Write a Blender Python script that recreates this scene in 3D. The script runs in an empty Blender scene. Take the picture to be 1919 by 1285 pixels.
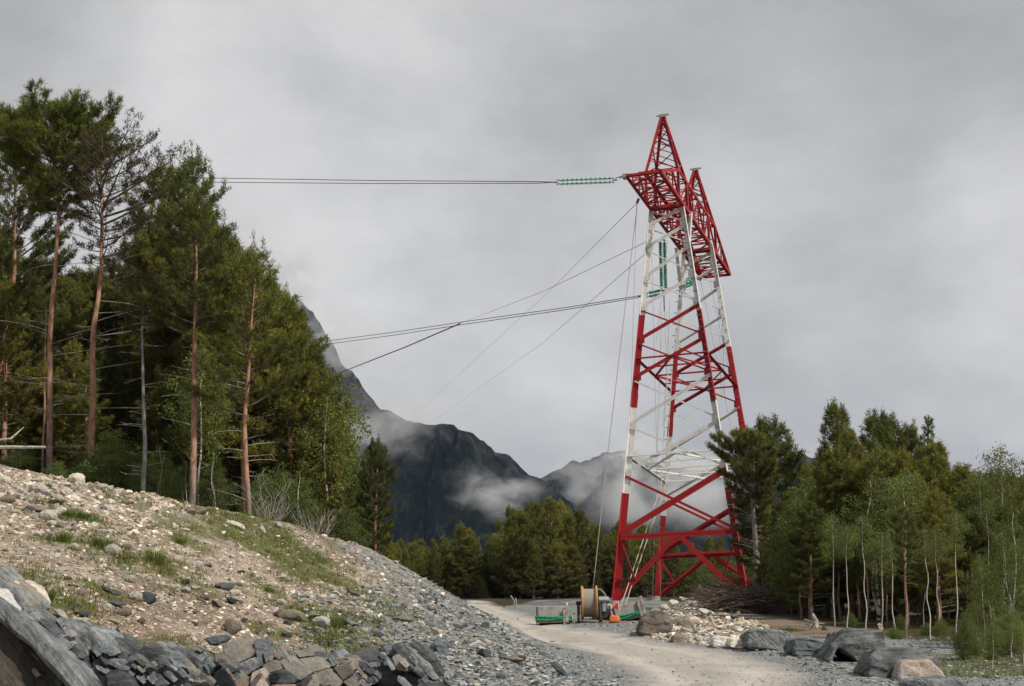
import bpy, bmesh, math, random
import numpy as np
from mathutils import Vector, Matrix, noise as mnoise

S = bpy.context.scene
COL = S.collection
rng = np.random.RandomState(7)
random.seed(7)

# ------------------------------------------------------------------ camera
FPX, PITCH, ROLL = 2845.35, 0.262, -0.008
CP, SP, CR, SR = math.cos(PITCH), math.sin(PITCH), math.cos(ROLL), math.sin(ROLL)
cam_d = bpy.data.cameras.new('camera')
cam = bpy.data.objects.new('camera', cam_d); COL.objects.link(cam)
_F = Vector((0, CP, SP)); _U = Vector((0, -SP, CP)); _X = Vector((1, 0, 0))
_R = _X * CR + _U * SR; _Up = -_X * SR + _U * CR
cam.matrix_world = Matrix(((_R.x, _Up.x, -_F.x, 0), (_R.y, _Up.y, -_F.y, 0), (_R.z, _Up.z, -_F.z, 0), (0, 0, 0, 1)))
cam_d.sensor_fit = 'HORIZONTAL'; cam_d.sensor_width = 36; cam_d.lens = FPX / 1919 * 36
cam_d.clip_start = 0.1; cam_d.clip_end = 12000
S.camera = cam

# ------------------------------------------------------------------ sky, sun, exposure
SUN_EL, SUN_AZ = math.radians(46), math.radians(128)     # azimuth clockwise from +Y (view direction)
world = bpy.data.worlds.new('World'); S.world = world; world.use_nodes = True
wn, wl = world.node_tree.nodes, world.node_tree.links
wn.clear()
def N(nodes, t, **kw):
    n = nodes.new(t)
    for k, v in kw.items():
        if k.startswith('i_'): n.inputs[k[2:].replace('_', ' ')].default_value = v
        else: setattr(n, k, v)
    return n
w_out = N(wn, 'ShaderNodeOutputWorld'); w_bg = N(wn, 'ShaderNodeBackground')
sky = N(wn, 'ShaderNodeTexSky', sky_type='NISHITA', sun_disc=False)
sky.sun_elevation = SUN_EL; sky.sun_rotation = SUN_AZ
tc = N(wn, 'ShaderNodeTexCoord')
mp = N(wn, 'ShaderNodeMapping'); mp.inputs['Scale'].default_value = (1, 1, 1.7)
wl.new(tc.outputs['Generated'], mp.inputs['Vector'])
n1 = N(wn, 'ShaderNodeTexNoise', i_Scale=5.5, i_Detail=9.0, i_Roughness=0.58, i_Distortion=0.12)
n2 = N(wn, 'ShaderNodeTexNoise', i_Scale=1.7, i_Detail=3.0, i_Roughness=0.5)
wl.new(mp.outputs[0], n1.inputs['Vector']); wl.new(mp.outputs[0], n2.inputs['Vector'])
ad = N(wn, 'ShaderNodeMath', operation='MULTIPLY_ADD'); ad.inputs[1].default_value = 0.62
wl.new(n1.outputs[0], ad.inputs[0])
m2 = N(wn, 'ShaderNodeMath', operation='MULTIPLY'); m2.inputs[1].default_value = 0.38
wl.new(n2.outputs[0], m2.inputs[0]); wl.new(m2.outputs[0], ad.inputs[2])
# bright and dark cloud masses by direction
def blob(px, py, r, amp):
    a = (px - 959.5) / FPX; b = -(py - 642.5) / FPX
    d = (_F + _R * a + _Up * b).normalized()
    vd = N(wn, 'ShaderNodeVectorMath', operation='DISTANCE'); vd.inputs[1].default_value = d
    wl.new(tc.outputs['Generated'], vd.inputs[0])
    mr = N(wn, 'ShaderNodeMapRange', interpolation_type='SMOOTHERSTEP')
    mr.inputs['From Min'].default_value = r; mr.inputs['From Max'].default_value = 0
    mr.inputs['To Min'].default_value = 0; mr.inputs['To Max'].default_value = amp
    wl.new(vd.outputs['Value'], mr.inputs['Value'])
    return mr.outputs[0]
acc = ad.outputs[0]
for a_ in [(380, 160, .13, .13), (700, 120, .10, .06), (1880, 430, .10, .10), (1750, 640, .12, .03), (760, 480, .14, .07), (1000, 760, .13, .03), (1130, 230, .16, -.06),
           (40, 40, .14, -.07), (1500, 130, .14, -.04), (1850, 180, .1, -.07), (1560, 330, .1, -.03), (850, 300, .08, -.03), (1620, 560, .07, -.05), (1830, 340, .05, .06), (240, 330, .08, -.04), (540, 300, .07, .05), (880, 140, .06, .05), (1400, 420, .06, .04), (1250, 700, .08, -.03), (1700, 90, .07, -.05), (1560, 620, .06, .05), (60, 180, .06, .05), (1100, 620, .1, .05), (620, 560, .08, .06), (1300, 60, .1, -.04), (1700, 300, .07, -.05), (150, 20, .08, .03)]:
    s = N(wn, 'ShaderNodeMath', operation='ADD'); wl.new(acc, s.inputs[0]); wl.new(blob(*a_), s.inputs[1]); acc = s.outputs[0]
cr_ = N(wn, 'ShaderNodeValToRGB'); e = cr_.color_ramp.elements
e[0].position = .30; e[0].color = (.31, .31, .315, 1); e[1].position = .74; e[1].color = (.62, .615, .61, 1)
k = e.new(.50); k.color = (.425, .426, .43, 1)
wl.new(acc, cr_.inputs[0])
skm = N(wn, 'ShaderNodeVectorMath', operation='SCALE'); skm.inputs['Scale'].default_value = 0.1
wl.new(sky.outputs[0], skm.inputs[0])
mixw = N(wn, 'ShaderNodeMix', data_type='RGBA'); mixw.inputs[0].default_value = 0.985
wl.new(skm.outputs[0], mixw.inputs[6]); wl.new(cr_.outputs[0], mixw.inputs[7])
wl.new(mixw.outputs[2], w_bg.inputs[0]); w_bg.inputs[1].default_value = 1.18
wl.new(w_bg.outputs[0], w_out.inputs[0])

sun_d = bpy.data.lights.new('sun', 'SUN'); sun_d.energy = 4.2; sun_d.angle = math.radians(2); sun_d.color = (1, .93, .82)
sun = bpy.data.objects.new('sun', sun_d); COL.objects.link(sun)
_sd = Vector((math.sin(SUN_AZ) * math.cos(SUN_EL), math.cos(SUN_AZ) * math.cos(SUN_EL), math.sin(SUN_EL)))
sun.rotation_euler = _sd.to_track_quat('Z', 'Y').to_euler()
S.view_settings.view_transform = 'Standard'; S.view_settings.look = 'None'
S.view_settings.exposure = 0.0; S.view_settings.gamma = 1; S.view_settings.use_curve_mapping = False
S.cycles.max_bounces = 6; S.cycles.transparent_max_bounces = 8; S.cycles.volume_bounces = 2
S.cycles.use_denoising = True

# ------------------------------------------------------------------ pixel <-> place
def pdir(px, py):
    a = (np.asarray(px, float) - 959.5) / FPX; b = (np.asarray(py, float) - 642.5) / FPX
    A = CR * a + SR * b; B = -SR * a + CR * b
    return A, CP + B * SP * 1.0, SP - B * CP          # (x, y, z) un-normalised  (F - B*U)
def at(px, py, Y):
    x, y, z = pdir(px, py); k = Y / y
    return np.array([x * k, Y, z * k])
def proj(p):
    x, y, z = p
    yc = CP * y + SP * z; zc = -SP * y + CP * z
    a = FPX * x / yc; b = -FPX * zc / yc
    return 959.5 + CR * a - SR * b, 642.5 + SR * a + CR * b

def vhash(ix, iy, seed):
    h = (ix.astype(np.int64) * 374761393 + iy.astype(np.int64) * 668265263 + seed * 1442695041) & 0xffffffff
    h = ((h ^ (h >> 13)) * 1274126177) & 0xffffffff
    return ((h ^ (h >> 16)) & 0xffffff) / float(0xffffff)
def vnoise(x, y, seed=0):
    x = np.asarray(x, float); y = np.asarray(y, float)
    ix = np.floor(x); iy = np.floor(y); fx = x - ix; fy = y - iy
    fx = fx * fx * (3 - 2 * fx); fy = fy * fy * (3 - 2 * fy)
    a = vhash(ix, iy, seed); b = vhash(ix + 1, iy, seed); c = vhash(ix, iy + 1, seed); d = vhash(ix + 1, iy + 1, seed)
    return (a * (1 - fx) + b * fx) * (1 - fy) + (c * (1 - fx) + d * fx) * fy
def fbm(x, y, sc, oct=4, seed=0, gain=.5):
    s = 0; a = 1; n = 0; f = 1.0 / sc
    for i in range(oct):
        s = s + a * (vnoise(x * f + 17.3 * i, y * f - 9.1 * i, seed + i) * 2 - 1); n += a; a *= gain; f *= 2.03
    return s / n

# ------------------------------------------------------------------ terrain function
plane = lambda Y: -1.6 + .107 * Y
# column px: [(py,Y) x4: foot, low, mid, crest], then (py) at Y=60, 95
TB = {
 -900: [(1290, 15), (1040, 18), (880, 24), (760, 32), 770, 800],
 -250: [(1290, 16), (1060, 19), (930, 24), (810, 31), 830, 870],
 0:    [(1290, 17), (1090, 20), (1000, 24.5), (880, 30), 905, 960],
 150:  [(1290, 17.2), (1150, 19.5), (1010, 25), (902, 31), 935, 990],
 300:  [(1290, 17.5), (1200, 19.5), (1060, 25), (930, 32), 975, 1020],
 430:  [(1290, 18), (1215, 20.5), (1085, 26), (958, 34), 1010, 1050],
 560:  [(1290, 18.5), (1215, 21.5), (1100, 29), (990, 38), 1050, 1080],
 700:  [(1290, 19), (1215, 23), (1120, 31), (1030, 42), 1085, 1105],
 800:  [(1290, 19), (1220, 24), (1155, 32), (1085, 45), 1120, 1120],
 900:  [(1290, 19.5), (1230, 25), (1178, 34), (1142, 47), 1158, None],
 960:  [(1290, 20), (1245, 25.5), (1205, 33), (1178, 42), None, None],
 1020: [(1290, 21), (1258, 26), (1228, 32), (1205, 38), None, None],
 1100: [(1300, 21), None, None, None, None, None],
 1300: None, 3200: None}
YD = [1.2, 20, 25, 31, 40]
cols_t, cols_Y, cols_Z = [], [], []
for cpx, rows in TB.items():
    t = float((lambda d: d[0] / d[1])(pdir(cpx, 1100)))
    Ys, Zs = [1.2], [plane(1.2)]
    rows = rows or [None] * 6
    for i in range(4):
        r = rows[i]
        if r is None: Ys.append(YD[i + 1]); Zs.append(plane(YD[i + 1]))
        else:
            p = at(cpx, r[0], r[1]); Ys.append(r[1]); Zs.append(p[2])
    # just past the crest, a little lower than the sight line
    c = Ys[-1]
    if rows[3] is not None:
        p = at(cpx, rows[3][0] + 10, c + 4); Ys.append(c + 4); Zs.append(max(p[2], plane(c + 4) - .1))
    else: Ys.append(c + 4); Zs.append(plane(c + 4))
    for j, YY in ((4, 62), (5, 95)):
        z = plane(YY)
        if rows[j] is not None: z = max(z, at(cpx, rows[j], YY)[2])
        Ys.append(YY); Zs.append(z)
    for YY, zz in ((125, 11.9), (170, 14.5), (260, 10), (700, -15), (5000, -60)):
        Ys.append(YY); Zs.append(zz)
    cols_t.append(t); cols_Y.append(Ys); cols_Z.append(Zs)
cols_t = np.array(cols_t); cols_Y = np.array(cols_Y); cols_Z = np.array(cols_Z)
TT = np.linspace(-.8, .8, 641)
def smooth_cols(A):
    out = []
    k = np.exp(-np.linspace(-2, 2, 21) ** 2); k /= k.sum()
    for j in range(A.shape[1]):
        v = np.interp(TT, cols_t, A[:, j]); v = np.convolve(np.pad(v, 10, mode='edge'), k, mode='valid'); out.append(v)
    return np.array(out)            # knots x samples
KY, KZ = smooth_cols(cols_Y), smooth_cols(cols_Z)
NK = KY.shape[0]
def ground_base(x, y):
    x = np.asarray(x, float); y = np.asarray(y, float)
    yy = np.maximum(y, .5); t = np.clip(x / yy, -.799, .799)
    fi = (t + .8) / 1.6 * 640; i0 = np.clip(fi.astype(int), 0, 639); fr = fi - i0
    ky = KY[:, i0] * (1 - fr) + KY[:, i0 + 1] * fr; kz = KZ[:, i0] * (1 - fr) + KZ[:, i0 + 1] * fr
    z = np.full(yy.shape, plane(1.2))
    sl = (kz[1:] - kz[:-1]) / (ky[1:] - ky[:-1])
    m = np.zeros_like(kz); m[1:-1] = (sl[1:] + sl[:-1]) / 2
    for j in range(NK - 1):
        h = ky[j + 1] - ky[j]; u = np.clip((yy - ky[j]) / h, 0, 1)
        mj = np.clip(m[j], -3 * abs(sl[j]), 3 * abs(sl[j])); mk = np.clip(m[j + 1], -3 * abs(sl[j]), 3 * abs(sl[j]))
        if j in (0, 3, 4): u2 = u; zz = kz[j] + (kz[j + 1] - kz[j]) * u2
        else: zz = (2*u**3-3*u**2+1)*kz[j] + (u**3-2*u**2+u)*h*mj + (-2*u**3+3*u**2)*kz[j+1] + (u**3-u**2)*h*mk
        sel = yy >= ky[j]
        z = np.where(sel, zz, z)
    return z

# road outline on the ground
ROAD_PX = [(1226, 1292), (1195, 1256), (1130, 1226), (1050, 1208), (1000, 1196), (960, 1176), (905, 1147), (868, 1134), (878, 1129), (915, 1130),
           (950, 1140), (990, 1152), (1040, 1166), (1120, 1179), (1230, 1199), (1330, 1214), (1430, 1236), (1485, 1258), (1478, 1292)]
def to_plane(px, py):
    x, y, z = pdir(px, py); tz = z / y
    Y = min(1.6 / max(.107 - tz, .0135), 118); return (float(x / y) * Y, Y)
ROAD = np.array([to_plane(*p) for p in ROAD_PX])
ROAD = np.vstack([ROAD, [(ROAD[-1] * .35 + np.array([1.1, 0])), (ROAD[0] * .35 + np.array([-.6, 0]))]])
def poly_sd(x, y, P):
    """signed distance to polygon, negative inside"""
    d = np.full(np.shape(x), 1e9); inside = np.zeros(np.shape(x), bool)
    for i in range(len(P)):
        a, b = P[i - 1], P[i]
        e = b - a; wx, wy = x - a[0], y - a[1]
        k = np.clip((wx * e[0] + wy * e[1]) / (e @ e + 1e-9), 0, 1)
        d = np.minimum(d, np.hypot(wx - e[0] * k, wy - e[1] * k))
        c = ((a[1] > y) != (b[1] > y)) & (x < (b[0] - a[0]) * (y - a[1]) / (b[1] - a[1] + 1e-12) + a[0])
        inside ^= c
    return np.where(inside, -d, d)
def hillness(x, y):
    return np.clip((ground_base(x, y) - plane(y) - .15) / .5, 0, 1) * (y < 130)
def ground(x, y):
    x = np.asarray(x, float); y = np.asarray(y, float)
    z = ground_base(x, y)
    rd = poly_sd(x, y, ROAD)
    off = np.clip((rd + .2) / 1.2, 0, 1)
    far = np.clip(y / 60, .3, 4)
    hl = hillness(x, y)
    amp = off * (.05 + .09 * hl)
    z = z + amp * fbm(x, y, 2.2, 4, 3) + off * (.02 + .03 * hl) * fbm(x, y, .45, 3, 9) + .05 * off * far * fbm(x, y, 9, 2, 5)
    z = z - .035 * np.exp(-((rd + .62) / .26) ** 2) * (rd < 0)
    z = z - .05 * (1 - off) * (1 - .5 * np.clip(abs(fbm(x, y, 1.3, 2, 31)), 0, 1))
    # rubble bank by the tower and along the right verge
    for (bx, by, r, hgt) in BANKS:
        z = z + hgt * np.exp(-((x - bx) ** 2 + ((y - by) * .55) ** 2) / r ** 2)
    return z
BANKS = []
for (px, py, Y, r, h) in [(1303, 1117, 76, 1.15, .85), (1352, 1138, 74, 1.2, .7), (1250, 1142, 76, 1.0, .6), (1425, 1158, 71, 2.2, .8), (1520, 1176, 66, 2.4, .6)]:
    p = at(px, py, Y); BANKS.append((p[0], Y, r, max(0, p[2] - plane(Y)) * h))
def G(x, y): return float(ground(np.array([x]), np.array([y]))[0])

# table of where sight lines first meet the finished ground
RT_t = np.linspace(-.42, .42, 421); RT_Y = np.concatenate([np.linspace(15, 60, 361), np.geomspace(60.3, 150, 160)])
_tt, _yy = np.meshgrid(RT_t, RT_Y, indexing='ij')
RT_M = np.maximum.accumulate(ground(_tt * _yy, _yy) / _yy, axis=1)
def world_xy(px, py):
    px = np.atleast_1d(np.asarray(px, float)); py = np.atleast_1d(np.asarray(py, float))
    dx, dy, dz = pdir(px, py); t = dx / dy; tz = dz / dy
    ci = np.clip(np.round((t + .42) / .002).astype(int), 0, 420); Y = np.empty(px.shape)
    order = np.argsort(ci, kind='stable'); cs = ci[order]; b = np.searchsorted(cs, np.arange(422))
    for c in np.unique(ci):
        id_ = order[b[c]:b[c + 1]]; k = np.clip(np.searchsorted(RT_M[c], tz[id_]), 1, len(RT_Y) - 1)
        m0, m1 = RT_M[c][k - 1], RT_M[c][k]; f = np.clip((tz[id_] - m0) / np.maximum(m1 - m0, 1e-6), 0, 1)
        Y[id_] = RT_Y[k - 1] + f * (RT_Y[k] - RT_Y[k - 1])
    return t * Y, Y
def hit(px, py):
    x, y = world_xy([px], [py]); return float(x[0]), float(y[0])

# ------------------------------------------------------------------ mesh helpers
def mesh_np(name, V, Fa, mats, tint=None, mat_idx=None, smooth=False):
    """V (n,3), Fa (m,k) same-size faces"""
    me = bpy.data.meshes.new(name)
    V = np.asarray(V, np.float32); Fa = np.asarray(Fa, np.int32)
    m, k = Fa.shape
    me.vertices.add(len(V)); me.vertices.foreach_set('co', V.ravel())
    me.loops.add(m * k); me.loops.foreach_set('vertex_index', Fa.ravel())
    me.polygons.add(m); me.polygons.foreach_set('loop_start', np.arange(0, m * k, k, dtype=np.int32))
    try: me.polygons.foreach_set('loop_total', np.full(m, k, np.int32))
    except Exception: pass
    for mt in (mats if isinstance(mats, (list, tuple)) else [mats]): me.materials.append(mt)
    if mat_idx is not None: me.polygons.foreach_set('material_index', np.asarray(mat_idx, np.int32))
    me.polygons.foreach_set('use_smooth', np.full(m, bool(smooth)))
    if tint is not None:
        T = np.asarray(tint, np.float32)
        if T.shape[1] == 3: T = np.hstack([T, np.ones((len(T), 1), np.float32)])
        at_ = me.color_attributes.new('tint', 'FLOAT_COLOR', 'POINT'); at_.data.foreach_set('color', T.ravel())
    me.update(calc_edges=True)
    return me
def link(name, me, parent=None, loc=None):
    o = bpy.data.objects.new(name, me); COL.objects.link(o)
    if parent is not None: o.parent = parent
    if loc is not None: o.location = loc
    return o
def tag(o, label, cat, group=None):
    o['label'] = label; o['category'] = cat
    if group: o['group'] = group
    return o
def empty(name, loc=(0, 0, 0), rz=0):
    o = bpy.data.objects.new(name, None); COL.objects.link(o); o.location = loc; o.rotation_euler = (0, 0, rz); o.empty_display_size = .3
    return o
def bm_obj(name, bm, mat, parent=None, smooth=False):
    me = bpy.data.meshes.new(name); bm.to_mesh(me); bm.free()
    for mt in (mat if isinstance(mat, (list, tuple)) else [mat]): me.materials.append(mt)
    if smooth:
        for p in me.polygons: p.use_smooth = True
    return link(name, me, parent)
def tube_np(pts, rad, n=6):
    pts = np.asarray(pts, float); rad = np.broadcast_to(np.asarray(rad, float), (len(pts),))
    V = []; F = []
    d = np.gradient(pts, axis=0); d /= (np.linalg.norm(d, axis=1)[:, None] + 1e-9)
    up = np.array([0, 0, 1.]) if abs(d[0][2]) < .9 else np.array([1., 0, 0])
    a = np.cross(d, up); a /= (np.linalg.norm(a, axis=1)[:, None] + 1e-9); b = np.cross(d, a)
    ang = np.arange(n) * 2 * np.pi / n
    V = pts[:, None, :] + rad[:, None, None] * (np.cos(ang)[None, :, None] * a[:, None, :] + np.sin(ang)[None, :, None] * b[:, None, :])
    V = V.reshape(-1, 3)
    i = np.arange(len(pts) - 1)[:, None] * n; j = np.arange(n)[None, :]
    q = np.stack([i + j, i + (j + 1) % n, i + n + (j + 1) % n, i + n + j], -1).reshape(-1, 4)
    return V, q
class Acc:
    def __init__(s): s.V = []; s.F = []; s.n = 0
    def add(s, V, F):
        s.V.append(np.asarray(V)); s.F.append(np.asarray(F) + s.n); s.n += len(V)
    def tube(s, pts, rad, n=6): s.add(*tube_np(pts, rad, n))
    def box(s, c, size, rot=None):
        c = np.asarray(c, float); h = np.asarray(size, float) / 2
        v = np.array([[sx, sy, sz] for sx in (-1, 1) for sy in (-1, 1) for sz in (-1, 1)], float) * h
        if rot is not None: v = v @ np.asarray(rot).T
        s.add(v + c, [[0, 1, 3, 2], [4, 6, 7, 5], [0, 4, 5, 1], [2, 3, 7, 6], [0, 2, 6, 4], [1, 5, 7, 3]])
    def cyl(s, p0, p1, r, n=24):
        p0 = np.asarray(p0, float); p1 = np.asarray(p1, float); V, F = tube_np([p0, p1], [r, r], n)
        c = len(V); V = np.vstack([V, p0, p1])
        cap = [[c, (i + 1) % n, i, c] for i in range(n)] + [[c + 1, n + i, n + (i + 1) % n, c + 1] for i in range(n)]
        # quads with a shared centre, written as two-triangle fans
        cap = [[c, (i + 2) % n, (i + 1) % n, i] for i in range(0, n, 2)] + [[c + 1, n + i, n + (i + 1) % n, n + (i + 2) % n] for i in range(0, n, 2)]
        s.add(V, np.vstack([F, cap]))
    def obj(s, name, mat, parent=None, smooth=False):
        me = mesh_np(name, np.vstack(s.V), np.vstack(s.F), mat, smooth=smooth)
        return link(name, me, parent)

# ------------------------------------------------------------------ materials
def newmat(name):
    m = bpy.data.materials.new(name); m.use_nodes = True
    nt = m.node_tree; nt.nodes.clear()
    out = nt.nodes.new('ShaderNodeOutputMaterial'); b = nt.nodes.new('ShaderNodeBsdfPrincipled')
    nt.links.new(b.outputs[0], out.inputs[0])
    b.inputs['Roughness'].default_value = .85; b.inputs['Specular IOR Level'].default_value = .25
    return m, nt.nodes, nt.links, b
def ramp(nodes, links, src, stops):
    r = nodes.new('ShaderNodeValToRGB'); el = r.color_ramp.elements
    el[0].position, el[0].color = stops[0][0], (*stops[0][1], 1); el[1].position, el[1].color = stops[-1][0], (*stops[-1][1], 1)
    for p, c in stops[1:-1]:
        q = el.new(p); q.color = (*c, 1)
    links.new(src, r.inputs[0]); return r.outputs[0]
def noisetex(nodes, links, scale, detail=5, rough=.55, coord='Object', vscale=None, dist=0):
    tcn = nodes.new('ShaderNodeTexCoord'); src = tcn.outputs[coord]
    if vscale:
        mpn = nodes.new('ShaderNodeMapping'); mpn.inputs['Scale'].default_value = vscale; links.new(src, mpn.inputs[0]); src = mpn.outputs[0]
    n = nodes.new('ShaderNodeTexNoise'); n.inputs['Scale'].default_value = scale; n.inputs['Detail'].default_value = detail
    n.inputs['Roughness'].default_value = rough; n.inputs['Distortion'].default_value = dist
    links.new(src, n.inputs['Vector']); return n.outputs[0]
def bump(nodes, links, b, h, strength=.4, dist=.05):
    bp = nodes.new('ShaderNodeBump'); bp.inputs['Strength'].default_value = strength; bp.inputs['Distance'].default_value = dist
    links.new(h, bp.inputs['Height']); links.new(bp.outputs[0], b.inputs['Normal']); return bp
def mixc(nodes, links, f, a, c, mode='MIX'):
    m = nodes.new('ShaderNodeMix'); m.data_type = 'RGBA'; m.blend_type = mode
    if isinstance(f, (int, float)): m.inputs[0].default_value = f
    else: links.new(f, m.inputs[0])
    for i, v in ((6, a), (7, c)):
        if isinstance(v, tuple): m.inputs[i].default_value = (*v[:3], 1)
        else: links.new(v, m.inputs[i])
    return m.outputs[2]

def mat_simple(name, stops, scale=6, vscale=None, rough=.85, bstr=.3, bdist=.02, coord='Object', metal=0, detail=6, vary=0):
    m, n, l, b = newmat(name)
    s = noisetex(n, l, scale, detail, .6, coord, vscale)
    c = ramp(n, l, s, stops)
    if vary:
        oi = n.new('ShaderNodeObjectInfo')
        hs = n.new('ShaderNodeHueSaturation'); mr = n.new('ShaderNodeMapRange'); mr.inputs['To Min'].default_value = 1 - vary; mr.inputs['To Max'].default_value = 1 + vary
        l.new(oi.outputs['Random'], mr.inputs[0]); l.new(mr.outputs[0], hs.inputs['Value']); l.new(c, hs.inputs['Color']); c = hs.outputs[0]
    l.new(c, b.inputs['Base Color']); b.inputs['Roughness'].default_value = rough; b.inputs['Metallic'].default_value = metal
    if bstr: bump(n, l, b, s, bstr, bdist)
    return m

def mat_rock(name, stops, strata=None, scale=2.2, vary=.15, patch=None, bed=None, contrast=1.0):
    m, n, l, b = newmat(name)
    s = noisetex(n, l, scale, 8, .66, 'Object', strata, .6)
    c = ramp(n, l, s, stops)
    f = noisetex(n, l, 22, 6, .75)
    tcb = n.new('ShaderNodeTexCoord'); r1 = n.new('ShaderNodeMapping'); r1.inputs['Rotation'].default_value = (0, 0 if bed is None else bed, 0); r2 = n.new('ShaderNodeMapping'); r2.inputs['Scale'].default_value = (.5, 1.2, 9)
    l.new(tcb.outputs['Object'], r1.inputs[0]); l.new(r1.outputs[0], r2.inputs[0])
    bn = n.new('ShaderNodeTexNoise'); bn.inputs['Scale'].default_value = 2.2; bn.inputs['Detail'].default_value = 7; bn.inputs['Roughness'].default_value = .68; bn.inputs['Distortion'].default_value = .3; l.new(r2.outputs[0], bn.inputs['Vector'])
    c = mixc(n, l, .7, c, ramp(n, l, f, [(.3, (.5, .5, .5)), (.7, (1.4, 1.4, 1.4))]), 'MULTIPLY')
    if bed is not None: c = mixc(n, l, .9, c, ramp(n, l, bn.outputs[0], [(.3, (.38, .38, .39)), (.47, (.9, .9, .9)), (.55, (1.05, 1.05, 1.05)), (.7, (1.45, 1.45, 1.43))]), 'MULTIPLY')
    if patch:
        pn = noisetex(n, l, 1.7, 6, .6, 'Object', None, .8)
        c = mixc(n, l, ramp(n, l, pn, [(.52, (0, 0, 0)), (.68, (.8, .8, .8))]), c, patch)
    oi = n.new('ShaderNodeObjectInfo'); hs = n.new('ShaderNodeHueSaturation'); mr = n.new('ShaderNodeMapRange')
    mr.inputs['To Min'].default_value = 1 - vary; mr.inputs['To Max'].default_value = 1 + vary
    l.new(oi.outputs['Random'], mr.inputs[0]); l.new(mr.outputs[0], hs.inputs['Value']); l.new(c, hs.inputs['Color'])
    l.new(hs.outputs[0], b.inputs['Base Color']); b.inputs['Roughness'].default_value = .75
    ad_ = n.new('ShaderNodeMath'); ad_.operation = 'MULTIPLY_ADD'; ad_.inputs[1].default_value = .35; l.new(f, ad_.inputs[0]); l.new(s if bed is None else bn.outputs[0], ad_.inputs[2])
    bump(n, l, b, ad_.outputs[0], 1, .09); return m
M = {}
M['pale'] = mat_rock('pale_stone', [(.3, (.45, .39, .32)), (.5, (.72, .65, .55)), (.75, (.82, .78, .70))], vary=.2)
M['tan'] = mat_rock('tan_stone', [(.3, (.14, .115, .09)), (.55, (.30, .255, .20)), (.8, (.42, .37, .30))], vary=.2)
M['slate'] = mat_rock('slate', [(.3, (.055, .066, .072)), (.5, (.135, .155, .165)), (.78, (.24, .265, .275))], strata=(1, 1, 5), vary=.25)
M['darkslate'] = mat_rock('dark_slate', bed=.12, stops=[(.3, (.035, .04, .042)), (.5, (.09, .098, .102)), (.78, (.19, .20, .205))], strata=(1, 1, 4), vary=.25)
M['face'] = mat_rock('blasted_rock', [(.28, (.05, .058, .062)), (.42, (.15, .165, .17)), (.52, (.25, .265, .27)), (.75, (.42, .43, .435))], strata=(3, 3, 1.2), scale=1.6, vary=.2, bed=-.85)
M['brownface'] = mat_rock('weathered_rock', [(.28, (.045, .038, .032)), (.5, (.10, .085, .07)), (.75, (.17, .14, .115))], strata=(2.5, 2.5, .8), scale=1.4, vary=.1, patch=(.055, .06, .058), bed=-.85)
M['rusty'] = mat_rock('rusty_rock', [(.3, (.09, .09, .085)), (.5, (.21, .19, .165)), (.75, (.33, .29, .25))], scale=2.5, vary=.25, patch=(.30, .17, .10))
M['sandy'] = mat_rock('sandy_rock', [(.3, (.11, .10, .085)), (.5, (.25, .235, .20)), (.78, (.38, .365, .32))], scale=1.5, vary=.15, patch=(.22, .23, .22))
M['pinkrock'] = mat_rock('pink_rock', [(.3, (.22, .16, .13)), (.5, (.42, .33, .27)), (.75, (.52, .47, .44))], scale=1.8, vary=.1, patch=(.44, .46, .5))
M['brownrock'] = mat_rock('mossy_boulder', [(.3, (.05, .043, .035)), (.5, (.15, .125, .10)), (.75, (.30, .26, .215))], scale=1.6, vary=.1, patch=(.06, .065, .03))
M['white_rock'] = mat_rock('white_rock', [(.3, (.42, .40, .38)), (.5, (.62, .60, .57)), (.75, (.74, .72, .69))], vary=.06)

def mat_tinted(name, rough=.85, trans=0, speck=None, spec=.25):
    m, n, l, b = newmat(name)
    a = n.new('ShaderNodeAttribute'); a.attribute_name = 'tint'
    c = a.outputs['Color']
    if speck:
        f = noisetex(n, l, speck, 4, .65)
        c = mixc(n, l, .6, c, ramp(n, l, f, [(.3, (.6, .6, .6)), (.7, (1.3, 1.3, 1.3))]), 'MULTIPLY')
        bump(n, l, b, f, .5, .02)
    oi = n.new('ShaderNodeObjectInfo'); hs = n.new('ShaderNodeHueSaturation'); mr = n.new('ShaderNodeMapRange')
    mr.inputs['To Min'].default_value = .82 if trans else 1; mr.inputs['To Max'].default_value = 1.2 if trans else 1.001
    l.new(oi.outputs['Random'], mr.inputs[0]); l.new(mr.outputs[0], hs.inputs['Value']); l.new(c, hs.inputs['Color']); c = hs.outputs[0]
    l.new(c, b.inputs['Base Color']); b.inputs['Roughness'].default_value = rough; b.inputs['Specular IOR Level'].default_value = spec
    if trans:
        tr = n.new('ShaderNodeBsdfTranslucent'); l.new(c, tr.inputs[0])
        mx = n.new('ShaderNodeMixShader'); mx.inputs[0].default_value = trans
        out = [q for q in n if q.type == 'OUTPUT_MATERIAL'][0]
        l.new(b.outputs[0], mx.inputs[1]); l.new(tr.outputs[0], mx.inputs[2]); l.new(mx.outputs[0], out.inputs[0])
    return m
M['stones'] = mat_tinted('loose_stones', speck=30)
M['needles'] = mat_tinted('needles', rough=.6, trans=.42, spec=.2)
M['leaves'] = mat_tinted('leaves', rough=.55, trans=.4, spec=.2)
M['grass'] = mat_tinted('grass_blades', rough=.7, trans=.35)
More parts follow.
